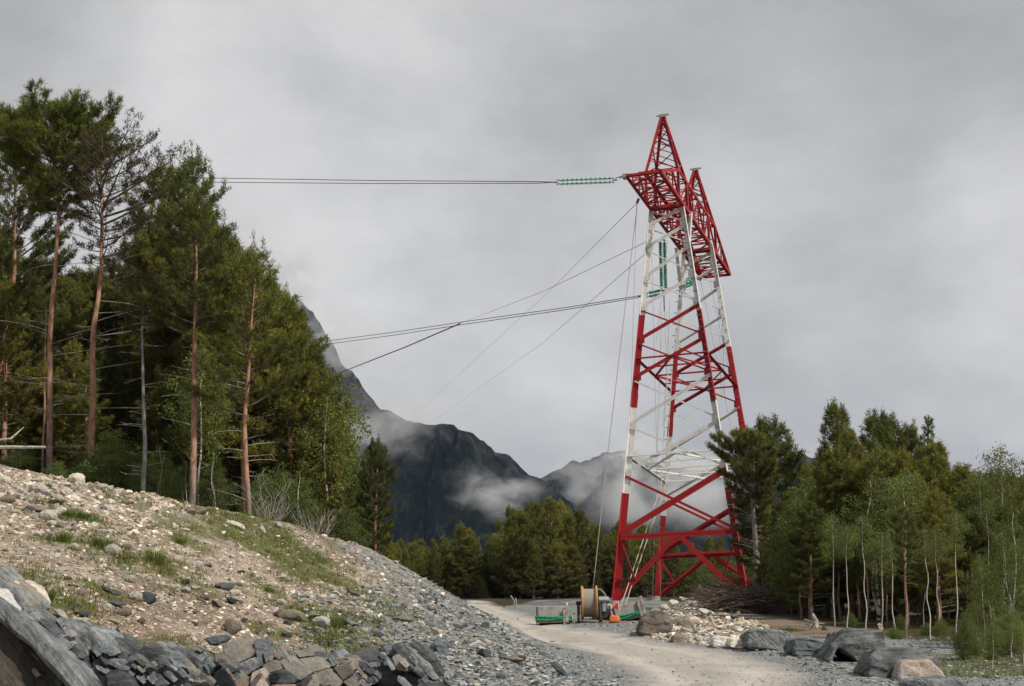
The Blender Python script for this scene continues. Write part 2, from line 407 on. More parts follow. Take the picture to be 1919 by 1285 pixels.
def mat_bark():
    m, n, l, b = newmat('pine_bark')
    s = noisetex(n, l, 5, 6, .65, 'Object', (1, 1, .35)); c1 = ramp(n, l, s, [(.3, (.15, .085, .055)), (.5, (.36, .195, .125)), (.75, (.52, .30, .205))])
    c2 = ramp(n, l, s, [(.3, (.06, .05, .043)), (.5, (.16, .135, .118)), (.75, (.30, .26, .23))])
    t_ = n.new('ShaderNodeTexCoord'); sp = n.new('ShaderNodeSeparateXYZ'); l.new(t_.outputs['Generated'], sp.inputs[0])
    nn = noisetex(n, l, 1.2, 3, .5); ad_ = n.new('ShaderNodeMath'); ad_.operation = 'MULTIPLY_ADD'; ad_.inputs[1].default_value = .4; l.new(nn, ad_.inputs[0]); l.new(sp.outputs['Z'], ad_.inputs[2])
    f = ramp(n, l, ad_.outputs[0], [(.24, (0, 0, 0)), (.46, (1, 1, 1))])
    l.new(mixc(n, l, f, c2, c1), b.inputs['Base Color']); bump(n, l, b, s, .8, .05); return m
M['bark'] = mat_bark()
M['darkbark'] = mat_simple('dark_bark', [(.3, (.035, .028, .022)), (.5, (.10, .08, .065)), (.75, (.20, .16, .13))], 6, (1, 1, .3), .9, .8, .05)
M['greybark'] = mat_simple('grey_bark', [(.3, (.09, .08, .075)), (.5, (.24, .22, .2)), (.75, (.42, .39, .36))], 6, (1, 1, .3), .9, .8, .04)
M['twig'] = mat_simple('twigs', [(.3, (.06, .045, .035)), (.5, (.16, .12, .095)), (.75, (.3, .24, .2))], 4, None, .9, 0)
M['deadwood'] = mat_simple('dead_wood', [(.3, (.14, .12, .11)), (.5, (.32, .29, .26)), (.75, (.5, .46, .41))], 5, None, .9, .4, .02)
M['brush'] = mat_simple('brushwood', [(.3, (.035, .026, .022)), (.5, (.10, .072, .058)), (.75, (.22, .17, .14))], 3, None, .95, .4, .02)
def mat_birch():
    m, n, l, b = newmat('birch_bark')
    s = noisetex(n, l, 7, 4, .6, 'Object', (.6, .6, 2.2)); c = ramp(n, l, s, [(.30, (.05, .045, .04)), (.40, (.40, .37, .33)), (.7, (.66, .63, .57))])
    l.new(c, b.inputs['Base Color']); return m
M['birch'] = mat_birch()
def mat_paint(name, col, dirt):
    m, n, l, b = newmat(name)
    s = noisetex(n, l, 1.5, 6, .6); f = noisetex(n, l, 14, 3, .6, 'Object', (1, 1, .3))
    c = mixc(n, l, ramp(n, l, s, [(.48, (0, 0, 0)), (.75, (.6, .6, .6))]), col, dirt)
    c = mixc(n, l, .5, c, ramp(n, l, f, [(.32, (.5, .47, .45)), (.5, (.95, .94, .93)), (.6, (1.06, 1.06, 1.06))]), 'MULTIPLY')
    l.new(c, b.inputs['Base Color']); b.inputs['Roughness'].default_value = .62; b.inputs['Specular IOR Level'].default_value = .3
    return m
M['red'] = mat_paint('red_paint', (.36, .016, .020), (.27, .03, .03))
M['white'] = mat_paint('white_paint', (.74, .74, .72), (.55, .55, .53))
M['galv'] = mat_simple('galvanised_steel', [(.3, (.22, .23, .24)), (.7, (.42, .43, .44))], 5, None, .45, 0, metal=.6)
M['wire'] = mat_simple('conductor', [(.3, (.10, .10, .102)), (.7, (.17, .17, .175))], 5, None, .5, 0, metal=.5)
M['finewire'] = mat_simple('pilot_rope', [(.3, (.24, .24, .245)), (.7, (.32, .32, .325))], 5, None, .6, 0)
M['rope'] = mat_simple('pale_rope', [(.3, (.42, .40, .33)), (.7, (.62, .60, .52))], 20, None, .8, 0)
M['glassgreen'] = mat_simple('green_glass', [(.3, (.03, .22, .14)), (.7, (.06, .34, .23))], 3, None, .15, 0)
M['glasspale'] = mat_simple('pale_glass', [(.3, (.3, .5, .44)), (.7, (.45, .6, .55))], 3, None, .15, 0)
M['wood'] = mat_simple('drum_wood', [(.3, (.35, .19, .07)), (.6, (.55, .33, .15)), (.8, (.62, .42, .22))], 3, (1, 1, 8), .7, .2, .01)
M['orangesteel'] = mat_simple('orange_rim', [(.3, (.36, .17, .05)), (.7, (.5, .27, .10))], 4, None, .5, .1, .005)
M['darksteel'] = mat_simple('dark_steel', [(.3, (.02, .02, .022)), (.7, (.06, .058, .055))], 6, None, .5, .2, .01, metal=.3)
M['concrete'] = mat_simple('concrete', [(.3, (.19, .18, .165)), (.5, (.30, .285, .265)), (.75, (.38, .365, .34))], 4, None, .9, .4, .01)
M['strap'] = mat_simple('green_sling', [(.3, (.015, .16, .08)), (.7, (.03, .28, .14))], 10, None, .7, .1, .005)
M['orange'] = mat_simple('orange_fabric', [(.3, (.55, .12, .02)), (.7, (.7, .22, .06))], 8, None, .7, .5, .03)
M['signred'] = mat_simple('sign_red', [(.3, (.5, .02, .02)), (.7, (.6, .03, .02))], 3, None, .5, 0)
M['signwhite'] = mat_simple('sign_border', [(.3, (.55, .45, .4)), (.7, (.75, .68, .62))], 3, None, .5, 0)
def mat_cable():
    m, n, l, b = newmat('wound_cable')
    wv = n.new('ShaderNodeTexWave'); wv.bands_direction = 'X'; wv.inputs['Scale'].default_value = 9; wv.inputs['Distortion'].default_value = .6
    t_ = n.new('ShaderNodeTexCoord'); l.new(t_.outputs['Object'], wv.inputs[0])
    c = ramp(n, l, wv.outputs[0], [(.1, (.16, .145, .12)), (.9, (.44, .40, .34))]); l.new(c, b.inputs['Base Color']); bump(n, l, b, wv.outputs[0], .6, .02); return m
M['cable'] = mat_cable()

# ------------------------------------------------------------------ ground sheet
def PX(pts):                         # list of (px, py, radius_m, weight) -> world blobs
    xs, ys = world_xy([p[0] for p in pts], [p[1] for p in pts])
    return [(x, y, p[2], p[3]) for x, y, p in zip(xs, ys, pts)]
GRASS = PX([(130, 965, .6, 1), (155, 972, .5, .9), (112, 1010, .8, .8), (190, 1020, .8, 1), (265, 1052, .9, .9), (300, 1050, .6, .8), (340, 1016, .35, 1), (90, 942, .4, .8), (205, 1045, 1, .6),
            (250, 1012, .6, .6), (165, 990, .6, .6), (180, 1100, .7, .6), (88, 1125, .55, 1), (150, 1135, .4, .7), (60, 1060, .8, .5), (30, 1075, .8, .6), (270, 1075, 1, .6), (500, 1120, .9, .5),
            (450, 1010, 1.8, .6), (500, 1030, 2, .9), (560, 1060, 2, .9), (540, 1020, 2, .8), (610, 1080, 1.6, .8), (480, 985, 2, .7), (600, 1040, 2, .5), (430, 975, 1.5, .6), (520, 1000, 2, .7), (640, 1120, 1.2, .5),
            (620, 1175, .7, 1), (640, 1200, .8, 1), (600, 1205, .5, .8), (660, 1160, .6, .7), (570, 1145, .5, .7), (700, 1130, 1, .5), (505, 1105, .5, .9), (590, 1140, .8, .6), (720, 1150, .8, .5),
            (1450, 1182, 1.0, 1), (1480, 1180, .8, 1), (1410, 1176, .7, .8), (1265, 1165, 1.0, .7), (1700, 1190, 1.5, .8), (1690, 1175, 1.2, .7), (1860, 1240, 2.5, 1), (1300, 1185, 1, .5), (1820, 1260, 1.5, .9)])
SOIL = PX([(240, 1150, 1.0, 1), (300, 1140, 1.2, .8), (370, 1130, 1.4, .9), (430, 1160, 1.0, 1), (210, 1140, .7, .9), (360, 1165, .9, .8), (560, 1160, .9, .5), (50, 1000, 1.2, .6), (120, 1050, 1.2, .5),
           (1480, 1176, 3.5, 1), (1560, 1172, 4, 1), (1430, 1168, 3, 1), (1540, 1190, 3, .9), (1400, 1155, 3, .9), (1340, 1120, 4, .8), (1300, 1110, 3, .7), (1500, 1160, 4, 1), (1620, 1180, 4, 1), (1110, 1165, 2, .8), (1250, 1180, 1.5, .6), (640, 1230, .5, .7), (530, 1080, 1, .3), (760, 1215, .8, .4)])
def mask(x, y, L, nz):
    s = np.zeros(np.shape(x))
    for (bx, by, r, w) in L:
        s = np.maximum(s, w * np.exp(-((x - bx) ** 2 + (y - by) ** 2) / (r * r)))
    return np.clip((s + .45 * nz - .32) * 3, 0, 1)
def side_px(x, y):                   # image column of a ground point, used only to lay out the ground's own kinds of gravel
    return proj((x, y, ground_base(x, y)))
_tb = np.array([[0.0, -.27, 19.8], [0, 0, 0]])
def ground_masks(x, y):
    n = fbm(x, y, 1.1, 4, 41); n3 = fbm(x, y, .35, 3, 43)
    gr = mask(x, y, GRASS, n + .5 * n3); so = mask(x, y, SOIL, n)
    hl = hillness(x, y)
    nm_ = fbm(x, y, 1.6, 4, 61); tt_ = x / np.maximum(y, 1)
    gr = np.maximum(gr, np.clip((nm_ + .5 * n3 - .08) * 3.2, 0, .85) * hl * np.clip((-.02 - tt_) / .08, 0, 1)); so = np.maximum(so, np.clip((fbm(x, y, .8, 4, 67) - .12) * 3, 0, .8) * hl)
    t = x / np.maximum(y, 1)
    # slate-grey spoil on the lower right flank of the hill and over the flat ground, paler till higher up
    grey = np.clip((t + .115 + .05 * n) / .05, 0, 1)
    grey = np.maximum(grey, 1 - hl)
    road = np.clip(.5 - (poly_sd(x, y, ROAD) + .35 * fbm(x, y, 1.6, 3, 47) + .14 * n3) / .6, 0, 1)
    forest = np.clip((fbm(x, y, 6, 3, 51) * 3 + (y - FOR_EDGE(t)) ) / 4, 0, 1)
    return gr, so, grey, road, forest
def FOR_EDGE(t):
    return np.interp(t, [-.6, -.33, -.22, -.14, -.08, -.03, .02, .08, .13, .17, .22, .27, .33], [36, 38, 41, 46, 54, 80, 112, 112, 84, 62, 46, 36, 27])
tl = np.concatenate([np.linspace(-.8, -.42, 30)[:-1], np.linspace(-.42, .42, 760), np.linspace(.42, .8, 30)[1:]])
yl = np.concatenate([np.linspace(1.2, 15, 24)[:-1], np.linspace(15, 48, 330)[:-1], np.geomspace(48, 125, 130)[:-1], np.geomspace(125, 5000, 44)])
Tg, Yg = np.meshgrid(tl, yl); Xg = Tg * Yg
Zg = ground(Xg, Yg)
gr, so, grey, road, forest = ground_masks(Xg, Yg)
_rd = poly_sd(Xg, Yg, ROAD) + .12 * fbm(Xg, Yg, 3, 2, 71)
rut = np.exp(-((_rd + .62) / .26) ** 2) * road
V = np.stack([Xg, Yg, Zg], -1).reshape(-1, 3)
nr, nc = Tg.shape
ii = (np.arange(nr - 1)[:, None] * nc + np.arange(nc - 1)[None, :]).reshape(-1)
Fq = np.stack([ii, ii + 1, ii + nc + 1, ii + nc], -1)

gm, n, l, b = newmat('ground')
a1 = n.new('ShaderNodeAttribute'); a1.attribute_name = 'm1'; s1 = n.new('ShaderNodeSeparateColor'); l.new(a1.outputs['Color'], s1.inputs[0])
a2 = n.new('ShaderNodeAttribute'); a2.attribute_name = 'm2'; s2 = n.new('ShaderNodeSeparateColor'); l.new(a2.outputs['Color'], s2.inputs[0])
tcg = n.new('ShaderNodeTexCoord')
def vor(scale):
    v = n.new('ShaderNodeTexVoronoi'); v.inputs['Scale'].default_value = scale; l.new(tcg.outputs['Object'], v.inputs['Vector']); return v
v1, v2 = vor(16), vor(42)
sc1 = n.new('ShaderNodeSeparateColor'); l.new(v1.outputs['Color'], sc1.inputs[0])
sc2 = n.new('ShaderNodeSeparateColor'); l.new(v2.outputs['Color'], sc2.inputs[0])
big = noisetex(n, l, .9, 5, .6)
pal1 = ramp(n, l, sc1.outputs[0], [(0, (.16, .125, .095)), (.4, (.29, .24, .19)), (.75, (.42, .365, .30)), (1, (.56, .51, .45))])
pal2 = ramp(n, l, sc2.outputs[1], [(0, (.13, .10, .075)), (.5, (.28, .23, .18)), (1, (.46, .40, .34))])
pale = mixc(n, l, .5, pal1, pal2)
gr1 = ramp(n, l, sc1.outputs[1], [(0, (.07, .078, .08)), (.4, (.16, .17, .172)), (.8, (.27, .277, .275)), (1, (.42, .415, .40))])
gr2 = ramp(n, l, sc2.outputs[0], [(0, (.09, .098, .10)), (.6, (.21, .217, .217)), (1, (.38, .375, .36))])
greyc = mixc(n, l, .5, gr1, gr2)
c = mixc(n, l, s1.outputs[2], pale, greyc)
soilc = mixc(n, l, .5, ramp(n, l, big, [(.35, (.07, .045, .03)), (.6, (.17, .10, .062)), (.7, (.24, .15, .10))]), pal2)
c = mixc(n, l, s2.outputs[0], c, soilc)
fing = noisetex(n, l, 9, 5, .7)
mossc = ramp(n, l, fing, [(.3, (.04, .045, .014)), (.5, (.095, .105, .026)), (.7, (.17, .15, .055))])
mg = n.new('ShaderNodeMath'); mg.operation = 'MULTIPLY'; mg.inputs[1].default_value = .8; l.new(s1.outputs[1], mg.inputs[0])
c = mixc(n, l, mg.outputs[0], c, mossc)
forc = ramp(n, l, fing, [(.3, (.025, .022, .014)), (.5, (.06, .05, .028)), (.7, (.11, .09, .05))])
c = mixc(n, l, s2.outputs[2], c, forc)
rn = noisetex(n, l, .8, 6, .6); rn2 = noisetex(n, l, 30, 4, .7)
roadc = mixc(n, l, .5, ramp(n, l, rn, [(.3, (.34, .31, .27)), (.5, (.44, .41, .36)), (.7, (.52, .49, .44))]), ramp(n, l, rn2, [(.3, (.30, .28, .25)), (.7, (.54, .51, .47))]))
tr_ = noisetex(n, l, 1.1, 5, .6, 'Object', (1.6, .35, 1), .4)
roadc = mixc(n, l, .65, roadc, ramp(n, l, tr_, [(.35, (.74, .75, .77)), (.5, (.92, .92, .92)), (.65, (1.03, 1.02, 1.0))]), 'MULTIPLY')
roadc = mixc(n, l, ramp(n, l, tr_, [(.33, (.3, .3, .3)), (.45, (0, 0, 0))]), roadc, gr2)
notrut = n.new('ShaderNodeMath'); notrut.operation = 'MULTIPLY_ADD'; notrut.inputs[1].default_value = -.38; notrut.inputs[2].default_value = .38; l.new(s2.outputs[1], notrut.inputs[0])
roadc = mixc(n, l, notrut.outputs[0], roadc, mixc(n, l, .5, gr2, pal2))
c = mixc(n, l, s1.outputs[0], c, roadc)
l.new(c, b.inputs['Base Color']); b.inputs['Roughness'].default_value = .95; b.inputs['Specular IOR Level'].default_value = .1
hsum = n.new('ShaderNodeMath'); hsum.operation = 'MULTIPLY_ADD'; l.new(v1.outputs['Distance'], hsum.inputs[0]); hsum.inputs[1].default_value = -1.0; l.new(v2.outputs['Distance'], hsum.inputs[2])
inv = n.new('ShaderNodeMath'); inv.operation = 'MULTIPLY_ADD'; inv.inputs[1].default_value = -.85; inv.inputs[2].default_value = .95; l.new(s1.outputs[0], inv.inputs[0])
bpn = bump(n, l, b, v1.outputs['Distance'], 1, -.05); l.new(inv.outputs[0], bpn.inputs['Strength'])
M['ground'] = gm
me = mesh_np('ground', V, Fq, gm, smooth=True)
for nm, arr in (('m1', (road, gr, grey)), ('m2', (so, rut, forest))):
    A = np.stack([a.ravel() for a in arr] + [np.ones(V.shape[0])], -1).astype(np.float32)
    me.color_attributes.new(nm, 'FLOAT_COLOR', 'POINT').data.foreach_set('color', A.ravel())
go = link('ground', me); go['kind'] = 'structure'
# the terrain beside and behind the camera
back = mesh_np('ground', [[-6000, -6000, -1.62], [6000, -6000, -1.62], [6000, 1.25, -1.62], [-6000, 1.25, -1.62]], [[0, 1, 2, 3]], gm)
k = link('ground', back); k['kind'] = 'structure'
for sgn in (-1, 1):
    ys = [1.2, 20, 62, 125, 260, 700, 5000]; VV = []
    for yy in ys:
        z0 = G(sgn * .8 * yy, yy); VV += [[sgn * .8 * yy, yy, z0], [sgn * (yy * 1.6 + 30), yy, z0], [sgn * 6000, yy, z0 * .5 - 10]]
    FF = []
    for i in range(len(ys) - 1):
        for j in range(2): FF.append([i * 3 + j, i * 3 + j + 1, i * 3 + j + 4, i * 3 + j + 3][::sgn])
    k = link('ground', mesh_np('ground', VV, FF, gm)); k['kind'] = 'structure'

# ------------------------------------------------------------------ mountains far behind
def mountain(name, sil, Yc, Y0, seed, Yback=None):
    tx = []; zz = []
    for px, py in sil:
        p = at(px, py, Yc); tx.append(p[0] / Yc); zz.append(p[2])
    ts = np.linspace(tx[0], tx[-1], 420); u = np.concatenate([np.linspace(0, 1, 150), 1 + np.linspace(0, .5, 24)[1:]])
    T_, U_ = np.meshgrid(ts, u)
    Zc = np.interp(T_, tx, zz); Zc = Zc * (1 + .03 * fbm(T_ * 400, T_ * 0, 7, 5, seed, .62)) + 0
    Y_ = Y0 + (Yc - Y0) * U_ + np.where(U_ > 1, (U_ - 1) * Yc * .5, 0)
    X_ = T_ * Y_
    gl = fbm(X_ + U_ * 120, Y_ * .35, 150, 5, seed + 3, .55)
    rid = 1 - abs(fbm(X_ + 60 * fbm(X_, Y_, 200, 2, seed + 8), Y_ * .25, 95, 4, seed + 5, .5)) * 2
    prof = np.where(U_ <= 1, U_ ** .75, 1 - (U_ - 1) * 1.2)
    Z_ = -60 + (Zc + 60) * prof
    env = np.sin(np.clip(U_, 0, 1) * np.pi) ** 1.0 * np.clip((1 - U_) * 5, 0, 1)
    Z_ = Z_ + env * (70 * gl + 62 * rid) * (Zc / 480) + env * 22 * (1 - 2 * abs(fbm(X_, Y_ * .4, 38, 4, seed + 21, .6))) + 9 * fbm(X_, Y_, 28, 4, seed + 11, .65) * np.clip(U_ * 4, 0, 1)
    Z_ = np.where(U_ < .995, np.minimum(Z_, (Zc / Yc - .0012) * Y_), Z_)
    nr_, nc_ = T_.shape
    i_ = (np.arange(nr_ - 1)[:, None] * nc_ + np.arange(nc_ - 1)[None, :]).reshape(-1)
    me = mesh_np(name, np.stack([X_, Y_, Z_], -1).reshape(-1, 3), np.stack([i_, i_ + 1, i_ + nc_ + 1, i_ + nc_], -1), M['mount'])
    o = link(name, me); o['kind'] = 'structure'; return o
mm, n, l, b = newmat('mountain')
geo = n.new('ShaderNodeNewGeometry'); sx = n.new('ShaderNodeSeparateXYZ'); l.new(geo.outputs['Normal'], sx.inputs[0])
sn = noisetex(n, l, .012, 8, .68); sf = noisetex(n, l, .035, 9, .8, 'Object', (1, .6, .5), .4)
sp = n.new('ShaderNodeSeparateXYZ'); l.new(geo.outputs['Position'], sp.inputs[0])
rockc = ramp(n, l, sf, [(.32, (.010, .011, .014)), (.46, (.028, .031, .037)), (.56, (.085, .09, .10)), (.68, (.21, .215, .225))])
wood = ramp(n, l, sf, [(.34, (.004, .006, .006)), (.5, (.014, .018, .016)), (.64, (.042, .048, .036))])
hm = n.new('ShaderNodeMapRange'); hm.inputs['From Min'].default_value = 260; hm.inputs['From Max'].default_value = 520; l.new(sp.outputs['Z'], hm.inputs[0])
ml = n.new('ShaderNodeMath'); ml.operation = 'MULTIPLY_ADD'; ml.inputs[1].default_value = 2.4; ml.inputs[2].default_value = -1.35; l.new(sn, ml.inputs[0])
a_ = n.new('ShaderNodeMath'); a_.operation = 'ADD'; a_.use_clamp = True; l.new(hm.outputs[0], a_.inputs[0]); l.new(ml.outputs[0], a_.inputs[1])
l.new(mixc(n, l, a_.outputs[0], wood, rockc), b.inputs['Base Color']); b.inputs['Roughness'].default_value = 1; b.inputs['Specular IOR Level'].default_value = 0
bump(n, l, b, sf, 1, 22)
M['mount'] = mm
mountain('mountain', [(-1400, 700), (-600, 560), (200, 520), (500, 525), (556, 560), (585, 590), (605, 625), (625, 655), (640, 690), (665, 715), (690, 735), (712, 757), (740, 765), (765, 782), (800, 789), (845, 798),
    (888, 806), (905, 820), (925, 842), (960, 858), (985, 880), (1012, 893), (1060, 930), (1200, 1010), (1500, 1100)], 2200, 1350, 5)
mountain('mountain', [(700, 1000), (900, 935), (1000, 897), (1035, 878), (1075, 866), (1105, 862), (1120, 850), (1140, 843), (1160, 846), (1200, 858), (1300, 880), (1500, 850), (1800, 900), (2300, 860), (3200, 900)], 2750, 1750, 23)

# low cloud lying on the mountain, and the thin blue air
def cloud_mat(dens, nscale, thr, seed):
    m = bpy.data.materials.new('cloud_vapour'); m.use_nodes = True; nt = m.node_tree; nt.nodes.clear(); n, l = nt.nodes, nt.links
    out = n.new('ShaderNodeOutputMaterial'); pv = n.new('ShaderNodeVolumePrincipled')
    pv.inputs['Color'].default_value = (.97, .98, 1, 1); pv.inputs['Anisotropy'].default_value = 0.0
    t_ = n.new('ShaderNodeTexCoord'); ln = n.new('ShaderNodeVectorMath'); ln.operation = 'LENGTH'; l.new(t_.outputs['Object'], ln.inputs[0])
    fo = n.new('ShaderNodeMapRange'); fo.interpolation_type = 'SMOOTHSTEP'; fo.inputs['From Min'].default_value = 1; fo.inputs['From Max'].default_value = .15; l.new(ln.outputs['Value'], fo.inputs[0])
    mp_ = n.new('ShaderNodeMapping'); mp_.inputs['Location'].default_value = (seed * 3.1, seed * 1.7, seed); l.new(t_.outputs['Object'], mp_.inputs[0])
    ns = n.new('ShaderNodeTexNoise'); ns.inputs['Scale'].default_value = nscale; ns.inputs['Detail'].default_value = 4; ns.inputs['Roughness'].default_value = .55; l.new(mp_.outputs[0], ns.inputs['Vector'])
    ns.inputs['Distortion'].default_value = .5
    a = n.new('ShaderNodeMath'); a.operation = 'MULTIPLY_ADD'; a.inputs[1].default_value = 5.0; a.inputs[2].default_value = -thr * 4.2; l.new(ns.outputs[0], a.inputs[0])
    a3 = n.new('ShaderNodeMath'); a3.operation = 'MULTIPLY_ADD'; a3.inputs[1].default_value = 1.25; l.new(fo.outputs[0], a3.inputs[0]); l.new(a.outputs[0], a3.inputs[2])
    cl = n.new('ShaderNodeMath'); cl.operation = 'MAXIMUM'; cl.inputs[1].default_value = 0; l.new(a3.outputs[0], cl.inputs[0])
    e1 = n.new('ShaderNodeMath'); e1.operation = 'MULTIPLY'; l.new(cl.outputs[0], e1.inputs[0]); l.new(fo.outputs[0], e1.inputs[1])
    dm = n.new('ShaderNodeMath'); dm.operation = 'MULTIPLY'; dm.inputs[1].default_value = dens; l.new(e1.outputs[0], dm.inputs[0])
    l.new(dm.outputs[0], pv.inputs['Density']); l.new(pv.outputs[0], out.inputs['Volume'])
    return m
def cloud(px, py, w, h, Y, dens, depth=None, nscale=2.6, thr=.75, seed=1, tilt=0):
    p = at(px, py, Y); k = Y / FPX
    bm = bmesh.new(); bmesh.ops.create_icosphere(bm, subdivisions=3, radius=1)
    o = bm_obj('low_cloud', bm, cloud_mat(dens, nscale, thr, seed))
    o.location = p; o.scale = (w * k / 2, depth or w * k / 2.5, h * k / 2); o.rotation_euler = (0, tilt, 0); o['kind'] = 'stuff'
    return o
for i, a_ in enumerate([
    (500, 520, 420, 420, 1950, .03), (640, 640, 330, 260, 1980, .016), (690, 800, 420, 260, 1550, .013), (800, 770, 300, 150, 1750, .012),
    (930, 928, 300, 170, 1650, .022), (1110, 895, 380, 200, 2300, .014), (1230, 915, 480, 320, 2050, .018), (1320, 930, 380, 260, 1900, .016), (1200, 850, 260, 160, 2500, .02), (860, 860, 340, 200, 1900, .004)]):
    cloud(*a_, seed=i + 1)
hz = bmesh.new(); bmesh.ops.create_cube(hz, size=1)
hm_ = bpy.data.materials.new('haze'); hm_.use_nodes = True; hm_.node_tree.nodes.clear()
o_ = hm_.node_tree.nodes.new('ShaderNodeOutputMaterial'); pv = hm_.node_tree.nodes.new('ShaderNodeVolumePrincipled')
pv.inputs['Color'].default_value = (.42, .62, 1, 1); pv.inputs['Density'].default_value = 2.6e-5; hm_.node_tree.links.new(pv.outputs[0], o_.inputs['Volume'])
h_ = bm_obj('haze', hz, hm_); h_.scale = (13000, 12800, 1100); h_.location = (0, 0, 1100 / 2 - 120); h_['kind'] = 'stuff'

# ------------------------------------------------------------------ lattice tower
TX, TY, TZ, TYAW = 12.058, 100.762, 9.09, .326
AT, BT, AB, BB, HB = 4.943, 1.104, 5.374, 4.211, 26.0
UT, WT, HP, UP = 11.439, 1.14, 32.365, 5.243
tower = empty('lattice_tower', (TX, TY, TZ), -TYAW)
tag(tower, 'tall red and white striped steel lattice power line tower standing beside the gravel road', 'pylon')
def TW(v, u, h):
    c, s = math.cos(TYAW), math.sin(TYAW)
    return (TX + u * s + v * c, TY + u * c - v * s, TZ + h)
def legp(su, sv, h):
    t = h / HB
    return np.array([sv * (BB + (BT - BB) * t), su * (AB + (AT - AB) * t), h])
def h_for(su, sv, py):
    lo, hi = -4., 27.
    for _ in range(40):
        m_ = (lo + hi) / 2; p = legp(su, sv, m_)
        if proj(TW(p[0], p[1], p[2]))[1] > py: lo = m_
        else: hi = m_
    return (lo + hi) / 2
LV = [h_for(-1, -1, y) for y in (425, 466, 522, 578, 640, 710, 797, 888, 1004)]
H_TOP, (h1, h2, h3, h4, h5, h6, h7, h8, h9) = HB, LV
L1, L2, L3 = h4, h_for(-1, -1, 750), h_for(-1, -1, 911)
def angle_mesh(p0, p1, w, t=.02, inward=None, flip=1):
    """an L-section bar from p0 to p1"""
    p0 = np.asarray(p0, float); p1 = np.asarray(p1, float); d = p1 - p0; L = np.linalg.norm(d); d /= L
    ref = np.array([0, 0, 1.]) if inward is None else np.asarray(inward, float)
    a = ref - d * (ref @ d); a /= np.linalg.norm(a) + 1e-9; b = np.cross(d, a) * flip
    prof = [(0, 0), (w, 0), (w, t), (t, t), (t, w), (0, w)]
    V = [p + a * x + b * y - (a + b) * w * .25 for p in (p0, p1) for x, y in prof]
    F = [[i, (i + 1) % 6, 6 + (i + 1) % 6, 6 + i] for i in range(6)] + [[0, 1, 2, 3], [0, 3, 4, 5], [6, 9, 8, 7], [6, 11, 10, 9]]
    return np.array(V), np.array(F)
def bar(name, p0, p1, w, mat, inward=None, flip=1, t=None, double=False):
    V, F = angle_mesh(p0, p1, w, t or max(.012, w * .1), inward, flip)
    if double:
        d = np.asarray(p1, float) - np.asarray(p0, float); ref = np.asarray(inward if inward is not None else (0, 0, 1.), float)
        V2, F2 = angle_mesh(p0, p1, w, t or max(.012, w * .1), inward, -flip)
        s_ = np.cross(d / np.linalg.norm(d), ref); s_ = s_ / np.linalg.norm(s_) * .02
        F = np.vstack([F, F2 + len(V)]); V = np.vstack([V + s_ * flip, V2 - s_ * flip])
    return link(name, mesh_np(name, V, F, mat), tower)
def band(h):
    return M['red'] if (h < L3 or L2 <= h < L1 or h >= HB - .01) else M['white']
GB = {}
for su in (-1, 1):
    for sv in (-1, 1):
        inw = (-sv, -su, 0)
        p = legp(su, sv, 0); w_ = TW(p[0], p[1], 0); gz = G(w_[0], w_[1]) - TZ
        hb = gz - .15; GB[(su, sv)] = gz
        hs = [hb, (hb + h9) / 2, h9, L3, h7, L2, (L2 + L1) / 2, L1, h2, HB - .05]
        wid = [.42, .42, .40, .38, .37, .35, .34, .31, .28]
        for i in range(len(hs) - 1):
            bar('leg_section', legp(su, sv, hs[i]), legp(su, sv, hs[i + 1]), wid[i], band((hs[i] + hs[i + 1]) / 2), (-sv, 0, 0), -su * sv, t=.03)
        for h in (L3, L2, L1, (hb + h9) / 2):      # bolted splice plates
            bar('splice_plate', legp(su, sv, h - .45), legp(su, sv, h + .45), .44 - h * .004, M['red'] if h < 19 and h > 8 or h < L3 else M['white'], (-sv, 0, 0), -su * sv, t=.05)
        # concrete footing
        a = Acc(); a.cyl((p[0] * 1.0, p[1], gz - .5), (p[0], p[1], gz + .25), .45, 20); a.obj('footing', M['concrete'], tower)
        # forked head of the leg
        pf = legp(su, sv, h2); bar('leg_section', pf, (pf[0] * .93, su * (AT - 1.55), HB - .05), .24, M['white'], (-sv, 0, 0), -su * sv, t=.025)
    # step bolts up the inner corner legs
    for sv in ((1,) if su < 0 else (1, -1)):
        a = Acc(); h = GB[(su, sv)] + 2.5; i = 0
        while h < HB - .5:
            q = legp(su, sv, h); a.box(q + np.array([(-.16 if i % 2 else .0), -.12 if not i % 2 else .0, 0]), (.05 if i % 2 == 0 else .3, .3 if i % 2 == 0 else .05, .045)); h += .42; i += 1
        a.obj('step_bolts', M['galv'], tower)['kind'] = 'stuff'
HH = [HB, h1, h2, h3, h4, h5, h6, h7, h8, h9]
